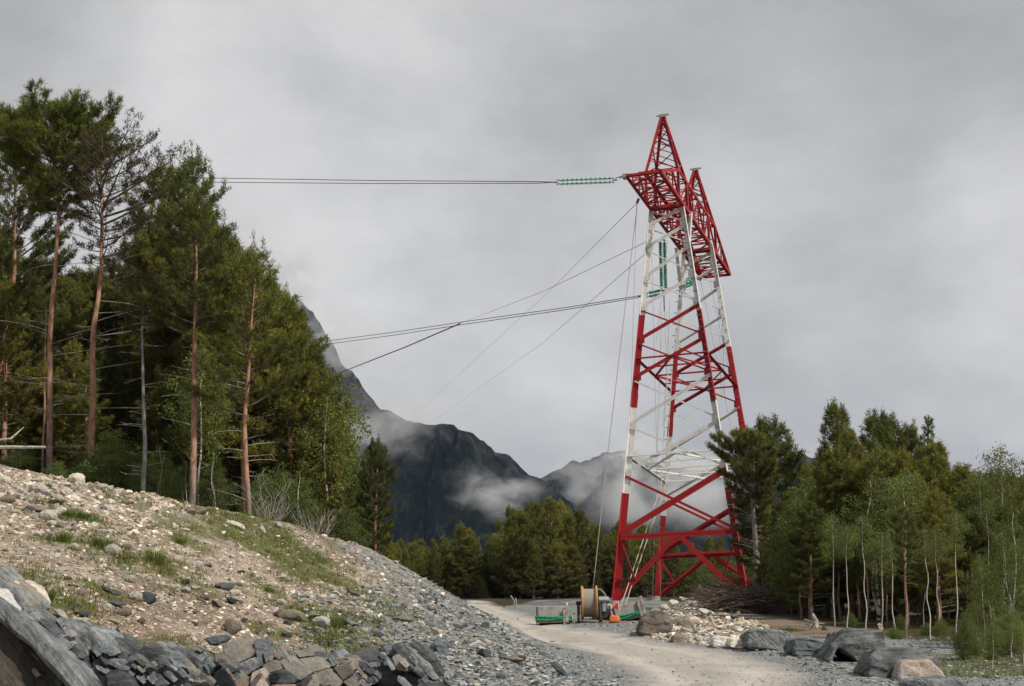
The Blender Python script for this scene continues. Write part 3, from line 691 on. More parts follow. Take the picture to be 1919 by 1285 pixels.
for su in (-1, 1):
    for i in range(len(HH) - 1):
        ht, hb = HH[i] - .12, HH[i + 1] + .12
        col = band((ht + hb) / 2) if i != 8 else M['red']
        w1, w2 = (.145, .105) if i > 3 else (.125, .09)
        if i == 8: w1, w2 = .24, .17
        bar('brace', legp(su, -1, hb), legp(su, 1, ht), w1, col, (0, -su, 0), 1, double=True)
        bar('brace', legp(su, -1, ht), legp(su, 1, hb), w2, col, (0, -su, 0), -1)
        for sv in (-1, 1):
            q = legp(su, sv, hb); a = Acc(); a.box(q + np.array([-sv * .18, 0, 0]), (.42, .03, .5)); a.obj('gusset_plate', band(hb) if i < 8 else M['red'], tower)
    h = h9 - .1
    bar('crossbar', legp(su, -1, h), legp(su, 1, h), .22, M['red'], (0, -su, 0), 1, double=True)
    mid = (legp(su, -1, h) + legp(su, 1, h)) / 2
    for sv in (-1, 1):
        gb = GB[(su, sv)] + .1; foot = legp(su, sv, gb)
        bar('brace', mid + np.array([sv * .15, 0, -.1]), foot, .19, M['red'], (0, -su, 0), 1, double=True)
        k1 = mid + (foot - mid) * .66; lh = legp(su, sv, k1[2])
        bar('brace', legp(su, sv, h - .1), k1, .13, M['red'], (0, su, 0), 1)
        bar('brace', lh, k1, .12, M['red'], (0, su, 0), 1)
# tie rings between the two leg frames
for py, col, w_ in ((672, M['red'], .12), (855, M['white'], .12)):
    h = h_for(-1, -1, py)
    c = {(a, b_): legp(a, b_, h) for a in (-1, 1) for b_ in (-1, 1)}
    bar('tie_bar', c[-1, -1], c[-1, 1], w_, col); bar('tie_bar', c[1, -1], c[1, 1], w_, col)
    bar('tie_bar', c[-1, -1], c[1, -1], w_ * 1.2, col, double=True); bar('tie_bar', c[-1, 1], c[1, 1], w_ * 1.2, col, double=True)
    q = [(c[-1, -1] + c[1, -1]) / 2, (c[-1, 1] + c[1, 1]) / 2]; e0 = (c[-1, -1] + c[-1, 1]) / 2; e1_ = (c[1, -1] + c[1, 1]) / 2
    for m_ in q:
        bar('tie_bar', e0, m_, w_, col); bar('tie_bar', e1_, m_, w_, col)
    bar('tie_bar', q[0], q[1], w_, col)
    for f in (.25, .75):
        bar('tie_bar', c[-1, -1] * (1 - f) + c[1, -1] * f, c[-1, 1] * (1 - f) + c[1, 1] * f, w_ * .9, col)
# crossarm beam
R_ = M['red']; DP = 2.15; UC = AT + 1.2
bot = lambda sv, u: np.array([sv * (WT if abs(u) > AT else BT + .04), u, HB])
def topz(u): return HB + (DP if abs(u) <= UC else DP * (UT - abs(u)) / (UT - UC) + .12)
top = lambda sv, u: np.array([sv * (WT if abs(u) > AT else BT + .04) * (1 if abs(u) <= UC else 1), u, topz(u)])
us = [-UT, -UT + 1.7, -UT + 3.4, -UC, -AT + 1.55, -1.85, 0, 1.85, AT - 1.55, UC, UT - 3.4, UT - 1.7, UT]
for sv in (-1, 1):
    for a_, b_ in ((-UT, -AT), (-AT, 0), (0, AT), (AT, UT)):
        bar('crossarm_chord', bot(sv, a_), bot(sv, b_), .24, R_, (-sv, 0, 0), sv, t=.03)
    for a_, b_ in ((-UT, -UC), (-UC, 0), (0, UC), (UC, UT)):
        bar('crossarm_chord', top(sv, a_), top(sv, b_), .2, R_, (-sv, 0, 0), -sv, t=.025)
    for i in range(len(us) - 1):
        a_, b_ = us[i], us[i + 1]
        if i > 0: bar('crossarm_brace', bot(sv, a_), top(sv, a_), .10, R_, (-sv, 0, 0), 1)
        if i % 2: bar('crossarm_brace', bot(sv, a_), top(sv, b_), .11, R_, (-sv, 0, 0), 1)
        else: bar('crossarm_brace', top(sv, a_), bot(sv, b_), .11, R_, (-sv, 0, 0), 1)
for i in range(len(us) - 1):
    a_, b_ = us[i], us[i + 1]; m_ = (a_ + b_) / 2
    bar('crossarm_brace', bot(-1, a_), bot(1, a_), .13 if i else .22, R_)
    bar('crossarm_brace', bot(-1, a_), bot(1, b_), .09, R_); bar('crossarm_brace', bot(1, a_), bot(-1, b_), .09, R_)
    bar('crossarm_brace', bot(-1, m_), bot(1, m_), .08, R_)
    if abs(m_) < UC + 1:
        bar('crossarm_brace', top(-1, a_), top(1, a_), .09, R_); bar('crossarm_brace', top(-1, a_), top(1, b_), .08, R_)
bar('crossarm_brace', bot(-1, UT), bot(1, UT), .22, R_)
for u in (-AT, AT): bar('crossarm_brace', bot(-1, u), bot(1, u), .3, R_, double=True)
# thin top rail over the outer arm, and the two earth-wire peaks
for su in (-1, 1):
    tipp = np.array([0, su * UP, HP])
    basec = [np.array([sv * (BT + .04), su * (AT + du), HB + DP]) for sv in (-1, 1) for du in (-1.3, 1.2)]
    tips = [tipp + np.array([sv * .13, su * du, 0]) for sv in (-1, 1) for du in (-.13, .13)]
    for p0, p1, sv in zip(basec, tips, (-1, -1, 1, 1)):
        bar('peak_leg', p0, p1, .2, R_, (-sv, 0, 0), 1, t=.03)
        lowp = np.array([p0[0], p0[1], HB]); bar('peak_leg', lowp, p0, .2, R_, (-sv, 0, 0), 1, t=.03)
    pf = lambda k, t: basec[k] * (1 - t) + tips[k] * t
    st = [0, .27, .5, .68, .83, .94]
    for (a_, b_) in ((0, 2), (1, 3), (0, 1), (2, 3)):
        for i in range(5):
            if i % 2: bar('peak_brace', pf(a_, st[i]), pf(b_, st[i + 1]), .075, R_)
            else: bar('peak_brace', pf(b_, st[i]), pf(a_, st[i + 1]), .075, R_)
            if a_ + 2 == b_: bar('peak_brace', pf(a_, st[i + 1] - .04), pf(b_, st[i] + .02), .06, R_)
    a = Acc(); a.box((0, su * UP, HP + .1), (.42, .4, .2)); a.box((-.3, su * UP, HP + .18), (.26, .08, .08)); a.box((.3, su * UP, HP + .2), (.26, .08, .1)); a.obj('peak_cap', M['galv'], tower)
    a = Acc(); a.box((-WT - .2, su * UT, HB), (.5, .1, .12)); a.box((-WT - .45, su * UT + .12, HB + .05), (.5, .05, .05)); a.box((-WT - .1, su * UT, HB), (.2, .3, .3)); a.obj('tip_fitting', M['galv'], tower)

# ------------------------------------------------------------------ insulators, conductors, ropes
def P3(px, py, Y): return at(px, py, Y)
def wire(name, pts, r, mat, label, cat, group=None, sag=0, n=14):
    pts = [np.asarray(p, float) for p in pts]
    if len(pts) == 2:
        t = np.linspace(0, 1, n)[:, None]; L = pts[0] * (1 - t) + pts[1] * t; L[:, 2] -= (sag * 4 * t * (1 - t))[:, 0]
    else: L = np.array(pts)
    a = Acc(); a.tube(L, r, 5); return tag(a.obj(name, mat), label, cat, group)
def insulator(p0, p1, r, gap, label, group=None, pale=True, nd=22, side=None):
    p0 = np.asarray(p0, float); p1 = np.asarray(p1, float); root = empty('insulator_string', p0)
    tag(root, label, 'insulator', group); d = p1 - p0; L = np.linalg.norm(d); dn = d / L
    s_ = np.cross(dn, (0, 0, 1.)) if side is None else np.asarray(side, float); s_ = s_ / np.linalg.norm(s_)
    a = Acc()
    for sg in (-1, 1): a.tube([s_ * gap * sg * .5 + dn * .15, s_ * gap * sg * .5 + d - dn * .15], .03, 5)
    a.obj('rod', M['darksteel'], root)
    a = Acc()
    for e_ in (dn * .1, d - dn * .1):
        a.tube([e_ - s_ * gap * .75, e_ + s_ * gap * .75], .05, 5); a.tube([e_, e_ + dn * (-.25 if e_ @ dn < 1 else .25)], .06, 5)
    a.obj('yoke_plate', M['galv'], root)
    dm = None
    for sg in (-1, 1):
        for i in range(nd):
            f = .25 + (L - .5) * (i + .5) / nd
            if dm is None:
                A = Acc(); A.tube([dn * -.04, dn * .0, dn * .035, dn * .06], [r * .35, r, r * .85, r * .3], 10)
                dm = [mesh_np('disc', np.vstack(A.V), np.vstack(A.F), M['glassgreen'], smooth=True), mesh_np('disc', np.vstack(A.V), np.vstack(A.F), M['glasspale'], smooth=True)]
            o = link('disc', dm[1 if pale and i % 2 else 0], root, Vector(s_ * gap * sg * .5 + dn * f))
    return root
arm_near = TW(-WT - .65, -UT, HB)
dn_dir = P3(1042, 341, 91.6)
insulator(P3(1152, 337, 90.0), dn_dir, .105, .3, 'green and pale glass double insulator string reaching left from the near crossarm tip', side=(0, .3, 1))
wire('arm_link', [arm_near, P3(1152, 337, 90.0)], .05, M['galv'], 'short steel link between the near crossarm tip and the insulators', 'cable link')
for dy, dl in ((0, 'upper'), (1, 'lower')):
    wire('conductor', [P3(1040, 341, 91.7), P3(1008, 340 + dy * 3, 92.5), P3(700, 338 + dy * 5.5, 104), P3(380, 333 + dy * 8, 118), P3(-100, 324 + dy * 10, 142)], .028, M['wire'], dl + ' wire of the twin conductor running level from the near arm over the pines', 'power line', 'top twin conductor')
# middle phase
hang = P3(1241, 447, 101.5); yoke = P3(1244, 546, 101.5)
insulator(hang, yoke, .14, .3, 'long green glass insulator string hanging down inside the tower', pale=False, nd=28, side=(1, .2, 0))
insulator(yoke, P3(1210, 553, 101.8), .12, .3, 'short green glass insulator string inside the tower pulling left to the lower conductor', pale=False, nd=9, side=(0, .3, 1))
insulator(P3(1284, 534, 104), P3(1299, 528, 106), .12, .26, 'short green glass insulator string inside the tower behind the right leg', pale=False, nd=8, side=(0, .2, 1))
wire('jumper', [yoke, P3(1252, 541, 101.6), P3(1262, 538, 102), P3(1284, 534, 104)], .05, M['wire'], 'dark curved jumper cable between the two short insulator strings', 'jumper cable')
wire('counterweight_rope', [yoke, P3(1245, 583, 101.5)], .045, M['wire'], 'short dark cable hanging below the long insulator string', 'cable')
wire('conductor_clamp', [P3(1210, 553, 101.8), P3(1196, 555, 102)], .07, M['darksteel'], 'dark dead-end clamp left of the tower leg on the lower conductor', 'clamp')
for dy, dl in ((0, 'upper'), (1, 'lower')):
    wire('conductor', [P3(1197, 554 + dy * 3, 102), P3(1060, 576 + dy * 4, 109), P3(866, 603 + dy * 5, 122), P3(740, 622 + dy * 5.5, 134), P3(610, 639 + dy * 6, 150), P3(300, 676 + dy * 7, 200)], .03, M['wire'], dl + ' wire of the twin conductor slanting down left towards the misty cliff', 'power line', 'lower twin conductor')
# pulling lines
wire('pulling_line', [P3(1195, 379, 92.5), P3(1030, 545, 250), P3(770, 784, 900)], .022, M['finewire'], 'thin pulling wire slanting from the near arm down to the mountain shoulder', 'wire')
wire('pulling_line', [P3(1217, 450, 98), P3(1020, 545, 150), P3(862, 606, 260)], .022, M['finewire'], 'faint thin wire from the tower waist to the lower conductor splice', 'wire')
wire('pulling_line', [P3(862, 606, 160), P3(760, 650, 190), P3(640, 697, 240), P3(560, 722, 280)], .075, M['wire'], 'thick dark cable dropping left below the lower twin conductor', 'cable')
wire('pulling_line', [P3(1215, 470, 99), P3(1020, 640, 250), P3(812, 788, 900)], .022, M['finewire'], 'lower thin pulling wire slanting from the tower to the mountain ridge', 'wire')
wire('snatch_block', [P3(1197, 372, 92.3), P3(1194, 380, 92.3)], .09, M['darksteel'], 'small dark pulley hooked under the near arm edge', 'pulley')
for i, (x0, y0, x1, y1, Y, m_) in enumerate([(1193, 380, 1178, 900, 92.5, 'finewire'), (1221, 470, 1238, 1120, 101, 'finewire'), (1240, 580, 1222, 1140, 101.5, 'finewire'), (1256, 560, 1243, 800, 103, 'finewire'),
        (1320, 480, 1400, 850, 106, 'finewire'), (1312, 520, 1380, 850, 106, 'finewire'), (1352, 560, 1358, 745, 105, 'rope'), (1347, 600, 1352, 748, 105, 'rope'), (1251, 450, 1230, 640, 103, 'finewire')]):
    wire('hanging_line', [P3(x0, y0, Y), P3(x1, y1, Y + .5)], .012, M[m_], ['faint line falling outside the left legs of the tower', 'thin line hanging inside the tower from waist to foot', 'thin line hanging below the long insulator string', 'thin line hanging beside the back left leg',
         'upper of two slack lines behind the right legs', 'lower of two slack lines behind the right legs', 'pale rope hanging by the back right leg, right one of two', 'pale rope hanging by the back right leg, left one of two', 'thin line hanging beside the long insulator string'][i], 'line')
for i, (xa, xb) in enumerate(((1162, 1239), (1169, 1247))):
    wire('hauling_rope', [P3(xa, 1141, 96), P3(xb, 910, 99.5), P3(xb + 12, 700, 101), P3(1245 + i * 4, 585, 101.5)], .03, M['rope'], 'pale rope slanting from the %s of the tilted concrete block into the tower' % ('left end', 'middle')[i], 'rope')
wire('drum_rope', [P3(1111, 1106, 98), P3(1124, 985, 97), P3(1140, 842, 96), P3(1195, 379, 92.4)], .026, M['rope'], 'pale rope rising from the cable drum towards the near arm', 'rope')

# ------------------------------------------------------------------ rocks
def ico(sub):
    bm = bmesh.new(); bmesh.ops.create_icosphere(bm, subdivisions=sub, radius=1)
    V = np.array([v.co[:] for v in bm.verts]); F = np.array([[v.index for v in f.verts] for f in bm.faces]); bm.free(); return V, F
ICO = {s_: ico(s_) for s_ in (1, 2, 3, 4)}
def rock_geo(sub, seed, planes=9, rough=.05, sharp=.62, dims=(1, 1, 1)):
    r = np.random.RandomState(seed); V, F = ICO[sub]; V = V * 1.25
    for i in range(planes):
        nn = r.randn(3); nn /= np.linalg.norm(nn); d = sharp + r.rand() * .3
        V = V - np.maximum(0, V @ nn - d)[:, None] * nn
    if rough:
        V = V * (1 + rough * np.array([mnoise.fractal(Vector(v * 1.8) + Vector((seed, 0, 0)), .8, 2, 3) for v in V]))[:, None]
    return V * np.array(dims), F
ROCKM = {}
def rock_mesh(kind, i):
    """round cobble / angular chunk / flat slate, a few shapes each, shared by alike stones"""
    key = (kind, i)
    if key not in ROCKM:
        shp, mat = kind
        if shp == 'round': V, F = rock_geo(2, 10 + i, 6, .05, .82, (1, .85, .68))
        elif shp == 'chunk': V, F = rock_geo(2, 40 + i, 11, .04, .5, (1, .8, .7))
        elif shp == 'slab': V, F = rock_geo(2, 70 + i, 12, .03, .5, (1, .7, .3))
        else: V, F = rock_geo(2, 90 + i, 12, .03, .5, (1, .42, .36))
        V = V / np.abs(V[:, 0]).max()
        ROCKM[key] = mesh_np('stone', V, F, M[mat])
    return ROCKM[key]
def place_stone(px, py, w, shape, mat, label, group=None, tilt=0, rz=None, sink=.25, name='stone', i=None):
    """px,py: middle of the stone in the photograph; w: its width in photograph pixels"""
    x, y = hit(px, py + w * .15); k = y / FPX; r = w * k / 2 * 1.05
    i = rng.randint(0, 7) if i is None else i
    o = link(name, rock_mesh((shape, mat), i)); z = G(x, y)
    hh = {'round': .68, 'chunk': .7, 'slab': .32, 'long': .4}[shape] * r
    o.location = (x, y, z + hh * (1 - 2 * sink) * .8); o.scale = (r, r * (.9 + .2 * rng.rand()), r * (.9 + .3 * rng.rand()))
    o.rotation_euler = ((rng.rand() - .5) * .5, tilt, rng.rand() * .8 - .4 if rz is None else rz)
    tag(o, label, 'stone', group); return o
SPEC = [  # px, py, width, shape, material, label, tilt
 (72, 918, 28, 'round', 'pale', 'pale rounded stone near the hilltop, beside a leaning tan one', 0), (54, 932, 26, 'slab', 'pale', 'tilted pale block leaning below the rounded hilltop stone', -.9),
 (16, 937, 22, 'round', 'tan', 'tan rounded stone near the left edge of the stony hilltop', 0), (27, 958, 22, 'slab', 'pale', 'flat cream stone left of the small slate wedge on the hilltop', .1),
 (90, 968, 28, 'round', 'pale', 'pale cobble above the twin grass tufts on the hill', 0), (73, 951, 34, 'slab', 'tan', 'long flat tan stone behind the slate wedge near the hilltop', .1), (100, 938, 32, 'slab', 'tan', 'long tan stone lying level under the hilltop cobble', -.1),
 (53, 954, 18, 'chunk', 'slate', 'small blue-grey slate wedge beside the long flat tan stone', .4), (97, 982, 16, 'round', 'pale', 'small pale stone directly below the pale hilltop cobble', 0), (144, 900, 27, 'round', 'pale', 'large pale stone on the crest right of the first grass tuft', 0),
 (192, 910, 24, 'slab', 'pale', 'broad pale stone on the crest below the second pine', .1), (151, 912, 22, 'round', 'pale', 'pale stone just under the large crest stone', 0), (220, 923, 16, 'round', 'pale', 'cream stone on the crest right of the second pine', 0),
 (238, 942, 13, 'round', 'tan', 'small round tan stone below the crest, alone in fine gravel', 0), (115, 918, 24, 'slab', 'pale', 'flat pale stone between the tuft and the crest stones', 0), (10, 903, 20, 'round', 'pale', 'pale stone high at the left edge under the woods', 0),
 (347, 993, 15, 'slab', 'pale', 'white flat stone in the middle of the smooth gravel shoulder', .1), (212, 1034, 28, 'round', 'pale', 'white stone between two grass clumps in mid slope', 0), (155, 1045, 15, 'slab', 'tan', 'small leaning tan stone left of the mid slope white stone', .9),
 (203, 1101, 38, 'slab', 'slate', 'large dark slate block lying tilted above the rock face', .45), (217, 1128, 34, 'slab', 'slate', 'flat green-grey slate below the large dark slate block', 0), (246, 1088, 19, 'round', 'pale', 'cream cobble right of the large dark slate block', 0),
 (254, 1119, 24, 'round', 'pale', 'pale cobble between two slates above the soil hollow', 0), (276, 1124, 26, 'chunk', 'slate', 'blue-grey slate lump right of the pale cobble', .3), (299, 1115, 17, 'slab', 'pale', 'white tilted stone on bare brown soil', .7), (234, 1149, 23, 'round', 'tan', 'tan rounded stone above the soil hollow', 0),
 (332, 1101, 14, 'round', 'pale', 'small pale stone left of a white one in mid gravel', 0), (349, 1107, 16, 'round', 'white_rock', 'white round stone beside a small dark slate', 0), (345, 1092, 15, 'chunk', 'darkslate', 'small dark slate over the white round stone', 0),
 (418, 1097, 37, 'slab', 'slate', 'wide blue-grey slate slab in the middle of the hill', .1), (443, 1091, 21, 'slab', 'pale', 'white slab resting on the wide blue-grey slate', 0), (440, 1112, 18, 'round', 'pale', 'pale stone below the wide blue-grey slate', 0), (436, 1127, 20, 'chunk', 'darkslate', 'dark slate chunk under the pale stone in mid hill', 0),
 (410, 1132, 26, 'slab', 'tan', 'brown slab tilted over the soil bank', .6), (377, 1124, 20, 'slab', 'tan', 'tan slab left of the tilted brown slab', .5), (112, 1123, 12, 'round', 'white_rock', 'small white egg-shaped stone right of the low grass clump', 0), (153, 1148, 28, 'slab', 'slate', 'blue slate flake just above the rock face', .1),
 (132, 1138, 13, 'slab', 'slate', 'little slate flake above the blue slate flake', 0), (85, 1093, 32, 'long', 'tan', 'long thin brown stone above the low grass clump', -.2), (118, 1152, 34, 'long', 'white_rock', 'long white stone lying along the top of the rock face', .65), (160, 1173, 48, 'long', 'pale', 'longest cream stone lying along the top of the rock face', .6),
 (222, 1182, 22, 'slab', 'slate', 'upright grey-blue slate on the soil near the rock face', 1.2), (217, 1162, 24, 'long', 'pale', 'thin cream splinter on bare soil', .3), (434, 1181, 29, 'chunk', 'tan', 'square tan block above the rusty jointed rock', .1), (540, 1150, 56, 'slab', 'tan', 'long tan slab capping dark rock above the jointed blocks', .1),
 (582, 1158, 32, 'slab', 'darkslate', 'dark slate flake beside the long tan slab', -.3), (602, 1168, 29, 'round', 'white_rock', 'white dome-shaped stone by the bright grass clump', 0), (643, 1166, 27, 'chunk', 'slate', 'grey slate wedge right of the bright grass clump', .6), (527, 1130, 16, 'round', 'white_rock', 'white stone above the left end of the long tan slab', .3),
 (545, 1134, 15, 'slab', 'pale', 'pale flake above the long tan slab', .2), (663, 1111, 22, 'slab', 'slate', 'pale blue slate flake on the right flank', .4), (760, 1160, 40, 'long', 'tan', 'long tan stone at the top of the grey scree', .15), (817, 1187, 20, 'chunk', 'pale', 'square cream stone above the curved grey rock', 0),
 (837, 1257, 11, 'round', 'white_rock', 'tiny white stone at the foot of the grey scree', 0), (862, 1259, 10, 'round', 'pale', 'tiny cream stone at the foot of the grey scree, right of a white one', 0), (1018, 1250, 24, 'slab', 'tan', 'orange-tan flat stone beside the road spoil', .4), (1052, 1258, 52, 'long', 'slate', 'long grey slab sliding towards the road', .75),
 (493, 990, 24, 'slab', 'white_rock', 'upright white stone on the grassy shoulder', 1.2), (518, 985, 15, 'chunk', 'white_rock', 'small pointed white stone right of the upright one', 0), (447, 983, 40, 'long', 'pale', 'long flat pale stone on the grassy shoulder', .25), (377, 960, 22, 'chunk', 'tan', 'grey-tan stone at the top of the grassy shoulder', 0),
 (357, 959, 18, 'round', 'tan', 'rounded tan stone by the birch foot', 0), (298, 1162, 14, 'round', 'pale', 'white stone in the soil hollow, right of the upright slate', 0), (265, 1166, 12, 'round', 'tan', 'round tan pebble in the soil hollow', 0), (364, 1170, 12, 'round', 'tan', 'orange round pebble in the soil bank', 0), (430, 1165, 13, 'round', 'tan', 'brown pebble above the square tan block', 0),
 (508, 1185, 13, 'round', 'white_rock', 'small white stone under the slates by the jointed blocks', 0), (535, 1190, 20, 'chunk', 'slate', 'dark blue slate above the jointed blocks', .3), (537, 1168, 18, 'chunk', 'slate', 'small slate under the long tan slab', 0), (457, 1163, 12, 'chunk', 'slate', 'small turquoise-grey slate left of the long tan slab', 0),
 (620, 1210, 16, 'slab', 'slate', 'upright slate chip above the jointed blocks', 1.1), (650, 1198, 10, 'round', 'white_rock', 'small white pebble right of the bright grass', 0), (719, 1198, 9, 'round', 'white_rock', 'tiny white pebble above the dark blades of rock', 0), (905, 1225, 26, 'chunk', 'slate', 'grey slate at the foot of the scree near the road', .3), (960, 1232, 40, 'slab', 'tan', 'broad brown slab in the spoil beside the road', .1),
 (898, 1152, 18, 'slab', 'tan', 'flat tan stone on the ridge edge where the road appears', .3), (660, 1018, 14, 'slab', 'slate', 'flat slate on the ridge line below the lone spruce', 0), (1390, 1262, 0, '', '', '', 0)]
for (px, py, w, sh, mt, lab, tilt) in SPEC:
    if w: place_stone(px, py, w * 1.22, sh, mt, lab, None, tilt, rz=0 if tilt else None, sink=.14)
# the many more stones one can still count: largest ones singly, in six kinds
KINDS = [('round', 'pale', 'small pale rounded stone lying in the gravel of the hillside', 'pale cobbles on the hillside'), ('chunk', 'pale', 'small pale angular stone lying in the gravel of the hillside', 'pale chips on the hillside'),
         ('round', 'tan', 'small brown rounded stone lying in the gravel of the hillside', 'brown cobbles on the hillside'), ('slab', 'slate', 'small flat blue-grey slate lying on the hillside', 'slate flakes on the hillside'),
         ('chunk', 'slate', 'angular grey slate chunk in the scree beside the road', 'slate chunks in the scree'), ('slab', 'darkslate', 'thin dark slate flake in the scree beside the road', 'dark flakes in the scree')]
LANDM = [(72, 918, 'rounded hilltop stone'), (144, 900, 'large crest stone'), (130, 965, 'hilltop grass clumps'), (212, 1034, 'mid slope white stone'), (340, 1017, 'lone grass tuft'), (88, 1122, 'tall feathery grass clump'),
 (203, 1101, 'large dark slate block'), (276, 1124, 'blue-grey slate lump'), (418, 1097, 'wide blue-grey slate'), (290, 1052, 'low spreading grass clump'), (540, 1150, 'long tan slab'), (602, 1168, 'white dome-shaped stone'), (500, 1030, 'patch of shoulder grass'),
 (663, 1111, 'pale blue slate flake'), (760, 1160, 'long tan scree stone'), (825, 1220, 'curved finger-shaped rock'), (790, 1240, 'dark rock blades'), (905, 1225, 'slate at the scree foot'), (1018, 1250, 'orange-tan flat stone'), (1052, 1258, 'long sliding slab'),
 (898, 1152, 'flat ridge-edge stone'), (505, 1107, 'small bright grass tuft'), (16, 937, 'tan stone at the left edge'), (192, 910, 'broad crest stone'), (60, 1040, 'mossy upper left gravel'), (120, 1012, 'wide grass clump'), (400, 1050, 'smooth gravel shoulder')]
COUNTED = []
def name_counted():
    used = {}
    for o, px, py, w, noun in COUNTED:
        d = [math.hypot(px - a, (py - b_) * 1.3) for a, b_, _ in LANDM]; k_ = int(np.argmin(d)); a, b_, nm = LANDM[k_]
        ang = math.degrees(math.atan2(-(py - b_), px - a)) % 360
        dr_ = ['right of', 'above and right of', 'above', 'above and left of', 'left of', 'below and left of', 'below', 'below and right of'][int(((ang + 22.5) % 360) // 45)]
        used.setdefault((noun, dr_, nm), []).append((d[k_], o))
    for (noun, dr_, nm), L_ in used.items():
        for i, (_, o) in enumerate(sorted(L_, key=lambda q: q[0])):
            o['label'] = '%s %s the %s%s' % (noun, dr_, nm, '' if len(L_) == 1 else ', ' + ['nearest one', 'second nearest', 'third nearest', 'fourth nearest', 'fifth nearest', 'sixth nearest', 'seventh nearest', 'eighth nearest', 'ninth nearest', 'tenth nearest', 'eleventh nearest', 'twelfth nearest'][min(i, 11)])
cnt = 0; tries = 0
while cnt < 235 and tries < 3000:
    tries += 1
    if cnt < 130:
        px, py = rng.rand() * 640, 885 + rng.rand() * 300; ki = rng.choice([0, 0, 1, 1, 2, 3]); w = 8 + 14 * rng.rand() ** 2.5
        crest = np.interp(px, [0, 150, 300, 430, 560, 640], [885, 905, 933, 960, 992, 1020])
        if py < crest + 2 or py > 1150: continue
        if px > 300 and py < 1000 + (px - 300) * .45: continue
        if py < 960 and px < 260: w *= 1.25
    else:
        px, py = 620 + rng.rand() * 560, 1120 + rng.rand() * 165; ki = rng.choice([3, 4, 4, 5, 1]); w = 8 + 12 * rng.rand() ** 2
        if py < np.interp(px, [620, 700, 800, 900, 1010, 1080, 1180], [1020, 1060, 1110, 1160, 1225, 1285, 1300]) and px < 1080: continue
        if px > 1090: continue
        if poly_sd(*[np.array([v]) for v in hit(px, py)], ROAD)[0] < .5: continue
    cnt += 1; K_ = KINDS[ki]
    o = place_stone(px, py, w, K_[0], K_[1], K_[2], K_[3], 0)
    COUNTED.append((o, px, py, w, {'pale': 'pale', 'tan': 'brown', 'slate': 'grey slate', 'darkslate': 'dark slate'}[K_[1]] + ' ' + {'round': 'rounded stone', 'chunk': 'angular stone', 'slab': 'flat stone'}[K_[0]]))
name_counted()

# gravel and chips nobody could count
def scatter(name, n_, sampler, smin, smax, pw, colf, flat=.6, seed=1):
    r = np.random.RandomState(seed); x, y = sampler(r, n_); n_ = len(x); z = ground(x, y)
    Vb, Fb = [], []
    protos = []
    for i in range(8):
        pr = np.random.RandomState(500 + i); V = ICO[1][0].copy() if i % 2 else np.array([[a, b_, c_] for a in (-1, 1) for b_ in (-1, 1) for c_ in (-1, 1)], float) * .75
        V = V * (1 + .75 * (pr.rand(len(V), 3) - .5)); protos.append((V, ICO[1][1][:, :] if i % 2 else np.array([[0, 1, 3], [0, 3, 2], [4, 6, 7], [4, 7, 5], [0, 4, 5], [0, 5, 1], [2, 3, 7], [2, 7, 6], [0, 2, 6], [0, 6, 4], [1, 5, 7], [1, 7, 3]])))
    s_ = smin + (smax - smin) * r.rand(n_) ** pw; s_ = s_ * np.clip(y / 26, .75, 2.2)
    col = colf(x, y, r); allV, allF, allT = [], [], []; off = 0
    which = r.randint(0, 8, n_)
    for k_ in range(8):
        id_ = np.where(which == k_)[0]; V, F = protos[k_]; m_ = len(id_)
        a = r.rand(m_) * 6.283; ca, sa = np.cos(a), np.sin(a); tl_ = (r.rand(m_) - .5) * .9
        dx = np.stack([1 + .6 * r.rand(m_), .7 + .3 * r.rand(m_), flat * (.5 + .8 * r.rand(m_))], -1) * s_[id_, None]
        P = V[None] * dx[:, None, :]
        X = P[..., 0] * np.cos(tl_)[:, None] - P[..., 2] * np.sin(tl_)[:, None]; Z = P[..., 0] * np.sin(tl_)[:, None] + P[..., 2] * np.cos(tl_)[:, None]
        XX = X * ca[:, None] - P[..., 1] * sa[:, None]; YY = X * sa[:, None] + P[..., 1] * ca[:, None]
        Q = np.stack([XX + x[id_, None], YY + y[id_, None], Z + z[id_, None] - s_[id_, None] * flat * .05], -1)
        allV.append(Q.reshape(-1, 3)); allF.append((F[None] + (np.arange(m_) * len(V))[:, None, None] + off).reshape(-1, 3)); off += m_ * len(V)
        allT.append(np.repeat(col[id_], len(V), 0))
    o = link(name, mesh_np(name, np.vstack(allV), np.vstack(allF), M['stones'], np.vstack(allT))); o['kind'] = 'stuff'; return o
def pal(cols, w, r, n_):
    cols = np.array(cols); i = r.choice(len(cols), n_, p=np.array(w) / sum(w)); return cols[i] * (.75 + .5 * r.rand(n_, 1))
PALE = [(.56, .49, .40), (.40, .33, .25), (.68, .64, .57), (.25, .20, .15), (.17, .185, .19), (.44, .34, .25)]
GREY = [(.17, .185, .19), (.25, .265, .265), (.10, .11, .115), (.34, .345, .335), (.38, .35, .30)]
def px_sampler(x0, x1, y0f, y1, bias=1.0, avoid_road=True, gmask=None):
    def f(r, n_):
        px = x0 + (x1 - x0) * r.rand(n_); lo = y0f(px); py = lo + (y1 - lo) * r.rand(n_) ** bias
        ok = (lo < y1); px, py = px[ok], py[ok]
        x, y = world_xy(px, py); x = x + r.randn(len(x)) * .1; y = y + (r.rand(len(y)) - .5) * 1.0
        if avoid_road:
            k_ = poly_sd(x, y, ROAD) > .1 + .5 * r.rand(len(x)); x, y = x[k_], y[k_]
        if gmask is not None:
            gr_, *_ = ground_masks(x, y); k_ = r.rand(len(x)) > gr_ * gmask; x, y = x[k_], y[k_]
        return x, y
    return f
